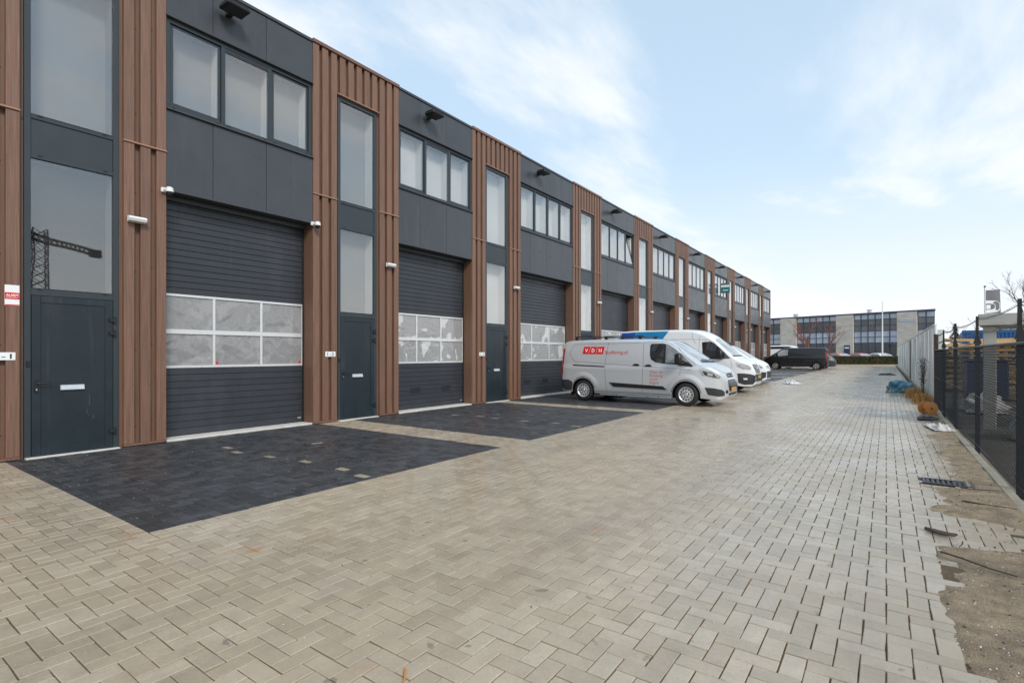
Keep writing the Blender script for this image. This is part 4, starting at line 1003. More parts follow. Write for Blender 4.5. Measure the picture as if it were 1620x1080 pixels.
for x in (0.45, 1.5, 2.65):
    rb = MB(); rb.tube([(x, -0.64, 2.05), (x, 0.64, 2.05)], 0.016, 8)
    for y in (-0.64, 0.64): rb.box(x - 0.05, x + 0.05, y - 0.03, y + 0.03, 1.90, 2.05, 0, 0.005)
    child('roof_bar', rb, ['black'], van)
tb = MB(); tb.box(1.4, 3.7, -0.93, -0.85, 0.20, 0.25, 0, 0.01); child('side_step', tb, ['steel'], van)
tb = MB(); tb.box(1.5, 2.0, -0.6, -0.1, 0.12, 0.25, 0, 0.03); child('exhaust_box', tb, ['black'], van)
mf = MB(); mf.box(0.36, 0.375, -0.93, -0.72, 0.14, 0.42); child('mud_flap', mf, ['black'], van, False)

# --- white high roofed van
hi = dict(L=5.55, wheels=(1.05, 4.55), wr=0.345,
    zt=[(0, 2.15), (0.02, 2.36), (0.07, 2.45), (0.2, 2.50), (1.2, 2.535), (2.8, 2.535), (3.3, 2.50), (3.65, 2.40), (3.9, 2.27), (4.1, 2.12), (4.35, 1.90), (4.6, 1.66), (4.82, 1.45), (4.92, 1.38), (5.1, 1.30), (5.28, 1.21), (5.36, 1.14), (5.43, 1.03), (5.49, 0.88), (5.53, 0.74), (5.55, 0.62)],
    zb=[(0, 0.45), (0.05, 0.38), (0.4, 0.32), (4.8, 0.30), (5.2, 0.26), (5.4, 0.27), (5.5, 0.32), (5.55, 0.42)],
    w=[(0, 0.92), (0.03, 0.96), (0.1, 1.0), (0.5, 1.02), (4.4, 1.02), (4.8, 1.0), (5.05, 0.96), (5.2, 0.91), (5.32, 0.85), (5.42, 0.78), (5.5, 0.69), (5.55, 0.58)],
    r=[(0, 0.10), (3.3, 0.14), (4.2, 0.09), (4.8, 0.07), (5.1, 0.10), (5.55, 0.07)],
    c=[(0, 0.02), (3.2, 0.04), (3.9, 0.10), (4.5, 0.11), (4.9, 0.07), (5.2, 0.05), (5.55, 0.02)],
    g=[(0.2, 0.93), (0.35, 0.975), (0.6, 1.0), (1.1, 1.0), (1.3, 0.985), (1.6, 0.955), (2.0, 0.90), (2.4, 0.84), (2.6, 0.80)])
V2X, V2Y = -9.62, 22.35
van2, s2 = make_van('white high roofed van with a blue rear roof band behind the silver van', (V2X, V2Y, 0), 0, 'white_paint', hi)
for s in (-1, 1):
    s2.patch('roof_graphic', [(0.05, 2.05), (0.16, 2.42), (0.85, 2.45), (0.68, 2.05)], s, 'blue_vinyl', 0.003, 0.0, 0.05)
    s2.patch('roof_graphic', [(0.69, 2.05), (0.86, 2.45), (2.25, 2.46), (1.95, 2.05)], s, 'cyan_vinyl', 0.003, 0.0, 0.05)
    s2.patch('side_graphic', [(0.05, 1.4), (0.08, 2.05), (1.95, 2.05), (1.6, 1.4)], s, 'cyan_vinyl', 0.003, 0.0, 0.1)
    s2.patch('side_window', [(3.62, 1.98), (3.95, 2.0), (4.12, 1.92), (4.40, 1.66), (4.72, 1.33), (4.2, 1.30), (3.75, 1.32), (3.66, 1.5)], s, 'carglass', 0.004, 0.02)
    s2.line('door_seam', [(3.52, 2.2), (3.50, 0.42)], s, 'seam'); s2.line('door_seam', [(3.2, 2.46), (3.25, 2.1), (3.4, 1.9)], s, 'seam')
    s2.line('roof_seam', [(1.2, 2.10), (3.3, 2.10), (3.9, 2.05), (4.2, 1.92)], s, 'seam', 0.01); s2.line('door_seam', [(4.72, 1.30), (4.78, 1.0), (4.55, 0.78)], s, 'seam')
    mb_ = MB(); mb_.box(-0.09, 0.07, -0.12, 0.12, -0.18, 0.18, 0, 0.04); m_ = child('mirror', mb_, ['black'], van2); m_.location = (4.38, s * 1.17, 1.48)
    ma = MB(); ma.tube([(0.0, -s * 0.05, -0.10), (0.06, -s * 0.22, -0.14)], 0.05, 8); child('mirror_arm', ma, ['black'], m_)
    s2.patch('headlight', [(4.90, 1.18), (4.96, 1.02), (5.16, 0.92), (5.40, 0.90), (5.42, 0.98), (5.34, 1.07), (5.15, 1.15)], s, 'lens', 0.007, 0.02, 0.04)
    s2.patch('headlight_inner', [(5.02, 1.10), (5.08, 1.01), (5.22, 0.96), (5.34, 0.95), (5.27, 1.04), (5.14, 1.09)], s, 'steel', 0.010, 0, 0.04)
    s2.patch('lower_bumper', [(4.96, 0.76), (5.0, 0.40), (5.2, 0.33), (5.47, 0.34), (5.54, 0.45), (5.535, 0.68), (5.40, 0.735), (5.2, 0.76)], s, 'dark_plastic', 0.010, 0.02, 0.04)
    s2.patch('fog_light', [(5.16, 0.58), (5.18, 0.52), (5.30, 0.52), (5.30, 0.58)], s, 'white_plastic', 0.016, 0.01, 0.05)
    s2.patch('side_moulding', [(1.6, 0.72), (1.6, 0.60), (4.05, 0.60), (4.05, 0.72)], s, 'dark_plastic', 0.012, 0.02, 0.1)
s2.patch('windshield', [(-0.80, 1.44), (0, 1.46), (0.80, 1.44), (0.72, 2.05), (0.5, 2.12), (0, 2.16), (-0.5, 2.12), (-0.72, 2.05)], 'f', 'screen_glass', 0.004, 0.02, 0.08)
s2.line('wiper', [(-0.62, 1.90), (-0.30, 1.52)], 'f', 'black', 0.03, 0.025); s2.line('wiper', [(-0.12, 1.88), (0.15, 1.50)], 'f', 'black', 0.03, 0.025)
s2.line('windshield_seal', [(-0.82, 1.43), (0, 1.44), (0.82, 1.43)], 'f', 'black', 0.05, 0.006)
gr = s2.patch('grille', [(-0.42, 1.10), (-0.46, 0.98), (-0.36, 0.76), (0.36, 0.76), (0.46, 0.98), (0.42, 1.10)], 'f', 'black', 0.008, 0.02, 0.05)
for zz in (1.05, 0.98, 0.90, 0.82): s2.line('grille_bar', [(-0.42, zz), (0.42, zz)], 'f', 'steel', 0.026, 0.018, parent=gr)
s2.patch('emblem', [(0.12 * math.cos(a * math.pi / 8), 0.94 + 0.05 * math.sin(a * math.pi / 8)) for a in range(16)], 'f', 'steel', 0.03, 0.01, 0.05, parent=gr)
s2.patch('lower_bumper', [(-0.56, 0.72), (-0.56, 0.44), (0.56, 0.44), (0.56, 0.72)], 'f', 'dark_plastic', 0.012, 0.02, 0.06)
pb = MB(); pb.box(0.0, 0.014, -0.26, 0.26, -0.056, 0.056, 0, 0.003); p_ = child('number_plate', pb, ['plate'], van2, False); p_.location = (s2.hit(0, 0.62, 'f')[0].x + 0.016, 0, 0.62)

# --- white van with grey bumper, behind
V3X, V3Y = -9.9, 28.35
van3, s3 = make_van('small white van with a grey front bumper, third in the parked line', (V3X, V3Y, 0), 0, 'white_paint', shape_custom())
for s in (-1, 1):
    s3.patch('side_window', [(3.05, 1.80), (3.45, 1.815), (3.62, 1.765), (4.05, 1.44), (4.34, 1.17), (3.45, 1.225), (3.10, 1.34)], s, 'carglass', 0.004, 0.02)
    s3.line('door_seam', [(2.84, 1.85), (2.83, 0.30)], s, 'seam')
    mb_ = MB(); mb_.box(-0.10, 0.08, -0.11, 0.11, -0.15, 0.16, 0, 0.04); m_ = child('mirror', mb_, ['black'], van3); m_.location = (3.99, s * 1.10, 1.36)
    s3.patch('headlight', [(4.50, 1.10), (4.62, 0.88), (5.02, 0.80), (5.06, 0.86), (4.85, 1.01)], s, 'lens', 0.007, 0.02, 0.05)
    s3.patch('lower_bumper', [(4.58, 0.62), (4.66, 0.34), (5.0, 0.28), (5.16, 0.38), (5.17, 0.62), (4.9, 0.65)], s, 'dark_plastic', 0.010, 0.02, 0.05)
s3.patch('windshield', [(-0.70, 1.30), (0, 1.30), (0.70, 1.30), (0.66, 1.83), (0, 1.89), (-0.66, 1.83)], 'f', 'screen_glass', 0.004, 0.02, 0.08)
s3.patch('lower_bumper', [(-0.54, 0.66), (-0.54, 0.34), (0.54, 0.34), (0.54, 0.66)], 'f', 'dark_plastic', 0.012, 0.02, 0.06)
gr = s3.patch('grille', [(-0.36, 0.95), (-0.30, 0.78), (0.30, 0.78), (0.36, 0.95)], 'f', 'white_paint', 0.006, 0.02, 0.05)
for zz in (0.90, 0.84): s3.line('grille_slot', [(-0.30, zz), (0.30, zz)], 'f', 'black', 0.03, 0.008, parent=gr)

# --- black van parked nose to the facade
bk = shape_custom(); bk['wstyle'] = 'alloy'
van4, s4 = make_van('black panel van parked with its tail towards the yard', (-4.5, 57.9, 0), math.pi, 'black_paint', bk)
van4.scale = (1.06, 1.06, 1.07)
for s in (-1, 1):
    s4.patch('side_window', [(3.08, 1.78), (3.45, 1.80), (3.62, 1.75), (4.05, 1.44), (4.30, 1.19), (3.45, 1.235), (3.10, 1.30)], s, 'screen_glass', 0.004, 0.02)
    s4.line('swage_line', [(0.25, 1.30), (1.2, 1.22), (3.0, 1.15)], s, 'grey_paint', 0.03, 0.003)
    s4.line('swage_line', [(1.2, 0.52), (3.7, 0.50)], s, 'grey_paint', 0.03, 0.003)
    s4.line('door_seam', [(2.95, 1.85), (2.95, 0.32)], s, 'seam'); s4.line('door_seam', [(1.62, 1.85), (1.60, 0.36)], s, 'seam')
    s4.patch('tail_light', [(0.022, 0.80), (0.07, 0.80), (0.13, 1.55), (0.05, 1.55)], s, 'taillight', 0.008, 0.02, 0.05)
    mb_ = MB(); mb_.box(-0.10, 0.08, -0.11, 0.11, -0.15, 0.16, 0, 0.04); m_ = child('mirror', mb_, ['black'], van4); m_.location = (3.99, s * 1.10, 1.36)
    tb = MB(); tb.box(1.35, 3.65, s * 0.92 - 0.05, s * 0.92 + 0.05, 0.22, 0.27, 0, 0.01); child('side_step', tb, ['steel'], van4)
s4.patch('rear_window', [(-0.6, 1.25), (0.6, 1.25), (0.55, 1.66), (-0.55, 1.66)], 'r', 'carglass', 0.004, 0.02, 0.1)
s4.patch('rear_bumper', [(-0.84, 0.46), (0.84, 0.46), (0.84, 0.62), (-0.84, 0.62)], 'r', 'dark_plastic', 0.02, 0.04, 0.1)

# --- background cars
def hatch(L=4.2, h=1.47): return dict(L=L, name='parked_car', cat='car', wheels=(0.75, 3.35), wr=0.31, winset=0.13,
    zt=[(0, 0.85), (0.05, 0.98), (0.25, 1.12), (0.45, 1.30), (0.7, 1.42), (1.2, h), (1.9, h - 0.01), (2.3, 1.38), (2.7, 1.18), (3.0, 1.0), (3.2, 0.95), (3.7, 0.86), (3.95, 0.76), (4.1, 0.64), (L, 0.5)],
    zb=[(0, 0.35), (0.2, 0.22), (3.8, 0.2), (4.1, 0.24), (L, 0.34)], w=[(0, 0.70), (0.1, 0.80), (0.5, 0.86), (3.3, 0.87), (3.8, 0.80), (4.05, 0.68), (L, 0.5)],
    r=[(0, 0.08), (1, 0.13), (2, 0.12), (3, 0.08), (L, 0.06)], c=[(0, 0.02), (1.5, 0.04), (2.6, 0.08), (L, 0.02)], g=[(0.15, 0.93), (0.4, 1), (0.85, 1.0), (0.95, 0.96), (1.2, 0.86), (1.5, 0.74)])
def bg_car(label, at, rz, paint):
    r_, q = make_van(label, at, rz, paint, hatch())
    for s in (-1, 1):
        q.patch('side_window', [(0.65, 1.0), (0.8, 1.30), (1.3, 1.385), (1.9, 1.37), (2.25, 1.27), (2.75, 0.99)], s, 'carglass', 0.004, 0.01, 0.08)
        q.patch('headlight', [(3.62, 0.80), (3.70, 0.66), (4.02, 0.60), (4.0, 0.70)], s, 'lens', 0.006, 0.01, 0.05)
        q.patch('tail_light', [(0.03, 0.72), (0.2, 0.72), (0.25, 0.95), (0.08, 0.95)], s, 'taillight', 0.006, 0.01, 0.05)
    q.patch('windshield', [(-0.60, 1.02), (0.60, 1.02), (0.50, 1.36), (0, 1.40), (-0.50, 1.36)], 'f', 'screen_glass', 0.004, 0.01, 0.08)
    q.patch('rear_window', [(-0.55, 1.12), (0.55, 1.12), (0.48, 1.36), (-0.48, 1.36)], 'r', 'carglass', 0.004, 0.01, 0.08)
    q.patch('grille', [(-0.4, 0.42), (0.4, 0.42), (0.38, 0.60), (-0.38, 0.60)], 'f', 'black', 0.006, 0.01, 0.08)
    return r_

def at_px(px, Z):
    X = (px - 810) / FPX * Z
    return Vector((-SN * Z + CS * X, CS * Z + SN * X, 0))
def z_px(py, Z): return CAMH + (HZ - py) / FPX * Z
# more vehicles of the far end of the yard
g1, q1 = make_van('dark grey van whose front shows right of the black van tail', (-9.35, 62.9, 0), 0, 'grey_paint', shape_custom())
for s in (-1, 1):
    q1.patch('side_window', [(3.08, 1.78), (3.45, 1.80), (4.05, 1.44), (4.30, 1.19), (3.10, 1.30)], s, 'carglass', 0.004, 0.02, 0.1)
    q1.patch('headlight', [(4.50, 1.10), (4.62, 0.88), (5.02, 0.80), (5.06, 0.86), (4.85, 1.01)], s, 'lens', 0.007, 0.02, 0.06)
q1.patch('windshield', [(-0.70, 1.30), (0.70, 1.30), (0.66, 1.83), (0, 1.89), (-0.66, 1.83)], 'f', 'screen_glass', 0.004, 0.02, 0.1)
q1.patch('grille', [(-0.5, 0.75), (-0.5, 0.45), (0.5, 0.45), (0.5, 0.75)], 'f', 'black', 0.008, 0.02, 0.1)
g2, q2 = make_van('tall white van almost hidden behind the black van, dark band along its roof', (-12.3, 69.5, 0), 0, 'white_paint', hi)
for s in (-1, 1):
    q2.patch('roof_graphic', [(0.1, 2.10), (0.16, 2.40), (3.3, 2.40), (3.1, 2.10)], s, 'black', 0.003, 0, 0.1)
    q2.patch('side_window', [(3.62, 1.98), (3.95, 2.0), (4.40, 1.66), (4.72, 1.33), (3.75, 1.32)], s, 'carglass', 0.004, 0.02, 0.1)
q2.patch('windshield', [(-0.80, 1.44), (0.80, 1.44), (0.72, 2.05), (0, 2.16), (-0.72, 2.05)], 'f', 'screen_glass', 0.004, 0.02, 0.1)
VA = math.atan2(CS, -SN)
for lab, px, paint, dz in (('orange red car behind the left end of the hedge', 1331, 'orange_paint', 74.5), ('bright red car behind the middle of the hedge', 1363.5, 'red_paint', 75), ('white car behind the right end of the hedge', 1396, 'white_paint', 75)):
    p = at_px(px, dz); c_ = bg_car(lab, p + Vector((-SN, CS, 0)) * 4.2 * 0.5, VA + math.pi, paint); c_.scale = (1.1, 1.1, 1.14)
    c_['group'] = 'cars behind the hedge'

# ---------------------------------------------------------------- hedge
hA, hB = at_px(1316, 71.0), at_px(1422, 71.0)
hd = hB - hA; hlen = hd.length; hu = hd.normalized(); hv = Vector((-hu.y, hu.x, 0))
hedge = empty('hedge', (hA + hB) / 2); tag(hedge, 'low clipped hedge across the far end of the paved yard', 'hedge')
V = []; F = []; mi = []
rr = random.Random(3)
for i in range(16000):
    u = rr.uniform(0, hlen); side = rr.random()
    if side < 0.55: w, z = -0.45 + rr.gauss(0, 0.04), rr.uniform(0.02, 1.18)
    elif side < 0.85: w, z = rr.uniform(-0.45, 0.45), 1.18 + rr.gauss(0, 0.03)
    else: w, z = 0.45, rr.uniform(0, 1.18)
    c = hA + hu * u + hv * w + Vector((0, 0, z)) - (hA + hB) / 2
    a = Vector((rr.gauss(0, 1), rr.gauss(0, 1), rr.gauss(0, 1))).normalized() * 0.055; b = a.cross(Vector((rr.gauss(0, 1), rr.gauss(0, 1), rr.gauss(0, 1)))).normalized() * 0.035
    n = len(V); V += [tuple(c - a), tuple(c + b), tuple(c + a), tuple(c - b)]; F.append((n, n + 1, n + 2, n + 3)); mi.append(1 if (rr.random() < 0.28 + 0.25 * math.sin(u * 1.3) and z < 1.0) else 0)
me = mesh_of('foliage', V, F, ['hedge', 'hedge2']); me.polygons.foreach_set('material_index', mi); o = put('foliage', me, hedge, WP[hedge.name]); o['kind'] = 'stuff'
core = MB()
pts = [hA + hv * -0.36, hB + hv * -0.36, hB + hv * 0.36, hA + hv * 0.36]; pc = (hA + hB) / 2
core.quad([p - pc for p in pts]); core.quad([p - pc + Vector((0, 0, 1.1)) for p in pts])
for i in range(4): core.quad([pts[i] - pc, pts[(i + 1) % 4] - pc, pts[(i + 1) % 4] - pc + Vector((0, 0, 1.1)), pts[i] - pc + Vector((0, 0, 1.1))])
put('branches', core.mesh('branches', ['twig']), hedge, WP[hedge.name])
hk = MB(); kp = [hA + hv * -0.75, hB + hv * -0.75, hB + hv * -0.6, hA + hv * -0.6]
hk.quad([p - pc + Vector((0, 0, 0.10)) for p in kp]); hk.quad([kp[0] - pc, kp[1] - pc, kp[1] - pc + Vector((0, 0, 0.1)), kp[0] - pc + Vector((0, 0, 0.1))])
hko = put('kerb', hk.mesh('kerb', ['kerb']), None, pc); hko['kind'] = 'structure'

# ---------------------------------------------------------------- far office building
ZR = 79.0; RE = at_px(1478, ZR); DIR = Vector((0.94, -0.341, 0)).normalized(); frz = math.atan2(DIR.y, DIR.x)
def far_s(px):
    a = (px - 810) / FPX; lo, hi_ = -10, 120
    for _ in range(60):
        m_ = (lo + hi_) / 2; P = RE - DIR * m_; q = (CS * P.x + SN * P.y) / (-SN * P.x + CS * P.y)
        if q > a: lo = m_
        else: hi_ = m_
    return -lo
HB = z_px(488.5, ZR)
fb = empty('office_building', RE, frz, True); tag(fb, 'two storey office building of pale concrete and blue glass across the far end', 'building')
def fbx(name, x0, x1, y0, y1, z0, z1, mat, parent=fb, bev=0.0):
    o = bpy.data.objects.new(name, boxm(x1 - x0, y1 - y0, z1 - z0, mat, bev)); COL.objects.link(o); o.parent = parent
    pl = Vector((0, 0, 0)) if parent is fb else parent.location
    o.location = Vector(((x0 + x1) / 2, (y0 + y1) / 2, (z0 + z1) / 2)) - pl; return o
xl = far_s(1150)
def skewbox(name, x0, x1, y0, y1, z0, z1, mat):
    k_ = -math.tan(R(18)); b = MB(); n = [(x0, y0), (x1 + k_ * y0, y0), (x1 + k_ * y1, y1), (x0, y1)]
    b.quad([(x, y, z0) for x, y in n]); b.quad([(x, y, z1) for x, y in n])
    for i in range(4): b.quad([(*n[i], z0), (*n[(i + 1) % 4], z0), (*n[(i + 1) % 4], z1), (*n[i], z1)])
    child(name, b, [mat], fb, False)
skewbox('wall', xl, 0, 0.35, 14, -0.1, HB - 0.25, 'groove'); skewbox('roof_edge', xl - 0.2, 0.15, -0.12, 14.1, HB - 0.245, HB, 'bluepanel')
def zrow(py): return z_px(py, ZR + 4.0) 
P = RE + DIR * far_s(1385); Zc = -SN * P.x + CS * P.y
rows = [HB - 0.26] + [z_px(y_, Zc) for y_ in (504.8, 514.2, 523.4, 532.8, 542.0)] + [0.05]
segs = [('g', 1150, 1234.5, 8), ('c', 1235, 1260.3, 0), ('g', 1260.6, 1322.6, 6), ('c', 1323, 1350.3, 0), ('g', 1350.6, 1419, 6), ('c', 1419.5, 1451, 0), ('g', 1451.4, 1477.8, 2)]
for kind, a, b, n in segs:
    x0, x1 = far_s(a), far_s(b)
    if kind == 'c':
        cp = fbx('concrete_pier', x0, x1, -0.15, 0.33, 0.0, HB - 0.25, 'far_concrete')
        for zz in (rows[2], rows[4]): fbx('panel_joint', x0 + 0.01, x1 - 0.01, -0.152, -0.149, zz - 0.01, zz + 0.01, 'concrete', cp)
    else:
        cwall = fbx('curtain_wall', x0, x1, 0.20, 0.30, 0.0, HB - 0.27, 'bluepanel')
        for i in range(n):
            xa = x0 + (x1 - x0) * i / n; xb = x0 + (x1 - x0) * (i + 1) / n
            for r in range(6):
                mat = ('spandrel', 'farglass2' if a > 1340 else 'farglass', 'farglass2' if a > 1340 else 'farglass', 'spandrel', 'spandrel', 'farglass')[r]
                z1, z0 = rows[r] - 0.05, rows[r + 1] + 0.05
                fbx('pane', xa + 0.06, xb - 0.06, 0.17, 0.195, z0, z1, mat, cwall)
            if i: fbx('mullion', xa - 0.045, xa + 0.045, 0.06, 0.198, 0.0, HB - 0.28, 'bluepanel', cwall)
        for r in range(1, 6): fbx('transom', x0 + 0.01, x1 - 0.01, 0.10, 0.198, rows[r] - 0.035, rows[r] + 0.035, 'bluepanel', cwall)
xa, xb = far_s(1336), far_s(1345.3)
dr = fbx('door', xa, xb, -0.22, -0.155, 0.0, 3.0, 'navy'); fbx('door_sign', xa + 0.12, xb - 0.12, -0.228, -0.222, 2.45, 2.7, 'sign_white', dr)
sg = fbx('name_sign', far_s(1424), far_s(1449.5), -0.20, -0.155, z_px(511, Zc), z_px(507, Zc), 'spandrel')
for px in (1249, 1366): fbx('roof_vent', far_s(px - 2.5), far_s(px + 2.5), 2.0, 2.6, HB + 0.001, HB + 0.55, 'steel'); fbx('vent_cap', far_s(px - 3.2), far_s(px + 3.2), 1.9, 2.7, HB + 0.551, HB + 0.68, 'steel')
cn = fbx('entrance_canopy', far_s(1398), far_s(1419) - 0.05, -1.2, 0.16, rows[5] - 0.30, rows[5] - 0.06, 'bluepanel')
# flagpole
p = at_px(1396, 72.4); fp = empty('flagpole', p); tag(fp, 'bare white flagpole standing in front of the office building', 'flagpole')
b = MB(); b.tube([(0, 0, 0), (0, 0, 4), (0, 0, z_px(479, 72.4))], [0.10, 0.085, 0.05], 10); put('pole', b.mesh('pole', ['white_plastic'], True), fp, p)
b = MB(); b.lathe([(0.0001, 0.12), (0.08, 0.06), (0.09, 0), (0.0001, -0.02)], (0, 0, z_px(478.5, 72.4)), 'z', 10); put('finial', b.mesh('finial', ['white_plastic'], True), fp, p)

# ---------------------------------------------------------------- trees
def bare_tree(label, p, h, seed, mat='bark', spread=0.5, levels=5, group=None, r0=None, up=0.25):
    r = random.Random(seed); t = empty('bare_tree', p); tag(t, label, 'tree', group)
    trunk = MB(); tw = MB()
    def grow(pos, d, ln, rad, lv):
        pts = [pos]; q = pos.copy(); dd = d.copy()
        for i in range(3):
            dd = (dd + Vector((r.gauss(0, 0.10), r.gauss(0, 0.10), r.gauss(0, 0.06)))).normalized(); q = q + dd * ln / 3; pts.append(q.copy())
        (trunk if lv >= levels - 1 else tw).tube(pts, [rad, rad * 0.87, rad * 0.75, rad * 0.62], 6 if lv > 2 else 3, 0, False)
        if lv == 0: return
        for k in range(r.choice((2, 3, 3)) if lv < levels else 4):
            az = r.uniform(0, 2 * math.pi); s = spread * r.uniform(0.6, 1.3); base = pts[r.choice((1, 2, 3, 3))]
            nd = (dd + Vector((math.cos(az) * s, math.sin(az) * s, up * r.uniform(0, 1)))).normalized()
            grow(base, nd, ln * r.uniform(0.62, 0.85), rad * 0.58, lv - 1)
    grow(Vector((0, 0, -0.1)), Vector((0, 0, 1)), h * 0.33, r0 or h * 0.018, levels)
    put('trunk', trunk.mesh('trunk', [mat], True), t, p); put('crown', tw.mesh('crown', [mat]), t, p); return t
def conifer(label, p, h, w, seed):
    r = random.Random(seed); t = empty('conifer_tree', p); tag(t, label, 'tree'); b = MB(); b.tube([(0, 0, -0.1), (0, 0, h * 0.95)], [h * 0.02, h * 0.004], 6); put('trunk', b.mesh('trunk', ['bark']), t, p)
    V = []; F = []
    for i in range(2600):
        z = h * (0.08 + 0.92 * r.random() ** 1.3); rad = w * (1 - z / h) * (0.35 + 0.65 * math.sqrt(r.random())) * (0.8 + 0.3 * math.sin(z * 9)); a = r.uniform(0, 6.28)
        c = Vector((rad * math.cos(a), rad * math.sin(a), z - rad * 0.25)); d = Vector((math.cos(a) + r.gauss(0, .4), math.sin(a) + r.gauss(0, .4), r.gauss(-0.2, .4))).normalized() * h * 0.045; e = d.cross(Vector((0, 0, 1))).normalized() * h * 0.010
        n = len(V); V += [tuple(c - d), tuple(c + e), tuple(c + d), tuple(c - e)]; F.append((n, n + 1, n + 2, n + 3))
    put('crown', mesh_of('crown', V, F, ['conifer']), t, p)
bare_tree('bare reddish tree in front of the left glass front of the office', at_px(1288, 73.5), 7.6, 5, 'redtwig', 0.26, 5)
bare_tree('bare reddish tree nearest the concrete pier with the navy door', at_px(1311, 73.5), 6.8, 9, 'redtwig', 0.26, 5)
bare_tree('thin bare tree rising behind the blue container', at_px(1543, 48), 5.2, 11, 'bark', 0.42, 5)
bare_tree('large bare tree at the right edge of the picture', at_px(1640, 33), 7.6, 21, 'bark', 0.55, 6)
bare_tree('bare tree behind the grey flag', at_px(1597, 60), 6.0, 31, 'bark', 0.5, 5)
conifer('small dark conifer left of the blue container', at_px(1511, 42), 3.9, 1.5, 4)

# ---------------------------------------------------------------- chain-link fence
FX = 1.145; FH = 1.62; FY0, FY1 = 2.2, 19.6
fence = empty('chain_link_fence', (FX, (FY0 + FY1) / 2, 0)); tag(fence, 'black chain-link fence with slanted tops and barbed wire along the right edge', 'fence')
posts = [4.55, 7.8, 11.05, 14.3, 17.0, 19.5]
for i, y in enumerate(posts):
    b = MB(); rusty = i == 5
    if rusty: b.box(-0.05, 0.05, -0.05, 0.05, -0.3, 2.08, 0, 0.006)
    else:
        b.box(-0.03, 0.03, -0.03, 0.0, -0.3, 1.66, 0, 0.003); b.box(-0.03, -0.002, 0.001, 0.035, -0.3, 1.66, 0, 0.003)
        n = [(-0.05, 1.661), (0.05, 1.661), (0.012, 1.80), (0.010, 2.10), (-0.022, 2.10), (-0.026, 1.80)]
        for s in (-0.028, 0.006): b.quad([(-0.0, s + a, z) for a, z in n] if False else [(x_, s, z_) for x_, z_ in n])
        for j in range(6):
            a, c = n[j], n[(j + 1) % 6]; b.quad([(a[0], -0.028, a[1]), (c[0], -0.028, c[1]), (c[0], 0.006, c[1]), (a[0], 0.006, a[1])])
    put('post', b.mesh('post', ['rust' if rusty else 'post']), fence, (FX + 0.035, y, 0))
b = MB(); b.tube([(0, FY0 - 0.0, FH - 0.005), (0, FY1, FH - 0.005)], 0.018, 8); put('top_rail', b.mesh('top_rail', ['post'], True), fence, (FX, 0, 0))
for zz in (0.10, 0.85):
    b = MB(); b.tube([(0, FY0, zz), (0, FY1, zz)], 0.003, 4); put('tension_wire', b.mesh('tension_wire', ['wire']), fence, (FX - 0.006, 0, 0))
# woven mesh: every wire zigzags up the fence and hooks its neighbour
PITCH = 0.072; nrow = int(FH / (PITCH / 1.0)); VW = []; FW = []
nw = int((FY1 - FY0) / PITCH); wr_ = 0.0020
rows_z = np.linspace(0.03, FH, 2 * nrow + 1)
for w in range(nw):
    y0 = FY0 + w * PITCH; near = y0 < 13
    for k in range(len(rows_z)):
        yy = y0 + (PITCH * 0.53 if k % 2 else -PITCH * 0.03); xx = 0.004 if (k % 2) else -0.004
        sag = 0.008 * math.sin(y0 * 1.3 + rows_z[k] * 2)
        c = (xx + sag, yy, rows_z[k])
        n = len(VW); VW += [(c[0] - wr_ * 1.1, c[1], c[2] - wr_ * 0.3), (c[0] + wr_ * 0.8, c[1] - wr_ * 1.2, c[2]), (c[0] + wr_ * 0.8, c[1] + wr_ * 1.2, c[2])]
        if k:
            a = n - 3
            for j in range(3): FW.append((a + j, a + (j + 1) % 3, n + (j + 1) % 3, n + j))
# the second half of the diamonds: mirrored wires offset by half a pitch
off = len(VW)
for w in range(nw):
    y0 = FY0 + (w + 0.5) * PITCH
    for k in range(len(rows_z)):
        yy = y0 + (-PITCH * 0.03 if k % 2 else PITCH * 0.53); yy = y0 + (PITCH * 0.03 if k % 2 else PITCH * 0.53) if False else (y0 + (PITCH * 0.53 if k % 2 == 0 else -PITCH * 0.03)) - PITCH * 0.5 + PITCH * 0.5
        xx = -0.004 if (k % 2) else 0.004; sag = 0.008 * math.sin(y0 * 1.3 + rows_z[k] * 2)
        c = (xx + sag, yy, rows_z[k]); n = len(VW); VW += [(c[0] - wr_ * 1.1, c[1], c[2] - wr_ * 0.3), (c[0] + wr_ * 0.8, c[1] - wr_ * 1.2, c[2]), (c[0] + wr_ * 0.8, c[1] + wr_ * 1.2, c[2])]
        if k:
            a = n - 3
            for j in range(3): FW.append((a + j, a + (j + 1) % 3, n + (j + 1) % 3, n + j))
o = put('wire_mesh', mesh_of('wire_mesh', VW, FW, ['wire']), fence, (FX, 0, 0)); o['kind'] = 'stuff'
for zz in (2.06, 1.86):
    b = MB()
    for a, c in zip(posts[:-1], posts[1:]):
        pts = [(0.0 + 0.02 * math.sin(t * 9), a + (c - a) * t, zz - 0.05 * math.sin(math.pi * t)) for t in np.linspace(0, 1, 13)]
        b.tube(pts, 0.004, 4); b.tube([(p_[0] + 0.004 * math.sin(i * 2.1), p_[1], p_[2] + 0.006 * math.cos(i * 2.1)) for i, p_ in enumerate(pts)], 0.003, 3)
        for t in np.arange(0.03, 1, 0.035):
            y = a + (c - a) * t; z = zz - 0.05 * math.sin(math.pi * t); s = 0.025 * (1 if int(t * 100) % 2 else -1)
            b.tube([(-0.012, y - 0.02, z - abs(s)), (0.012, y + 0.02, z + abs(s))], 0.0022, 3)
    put('barbed_wire', b.mesh('barbed_wire', ['barb']), fence, (FX + 0.04, 0, 0))

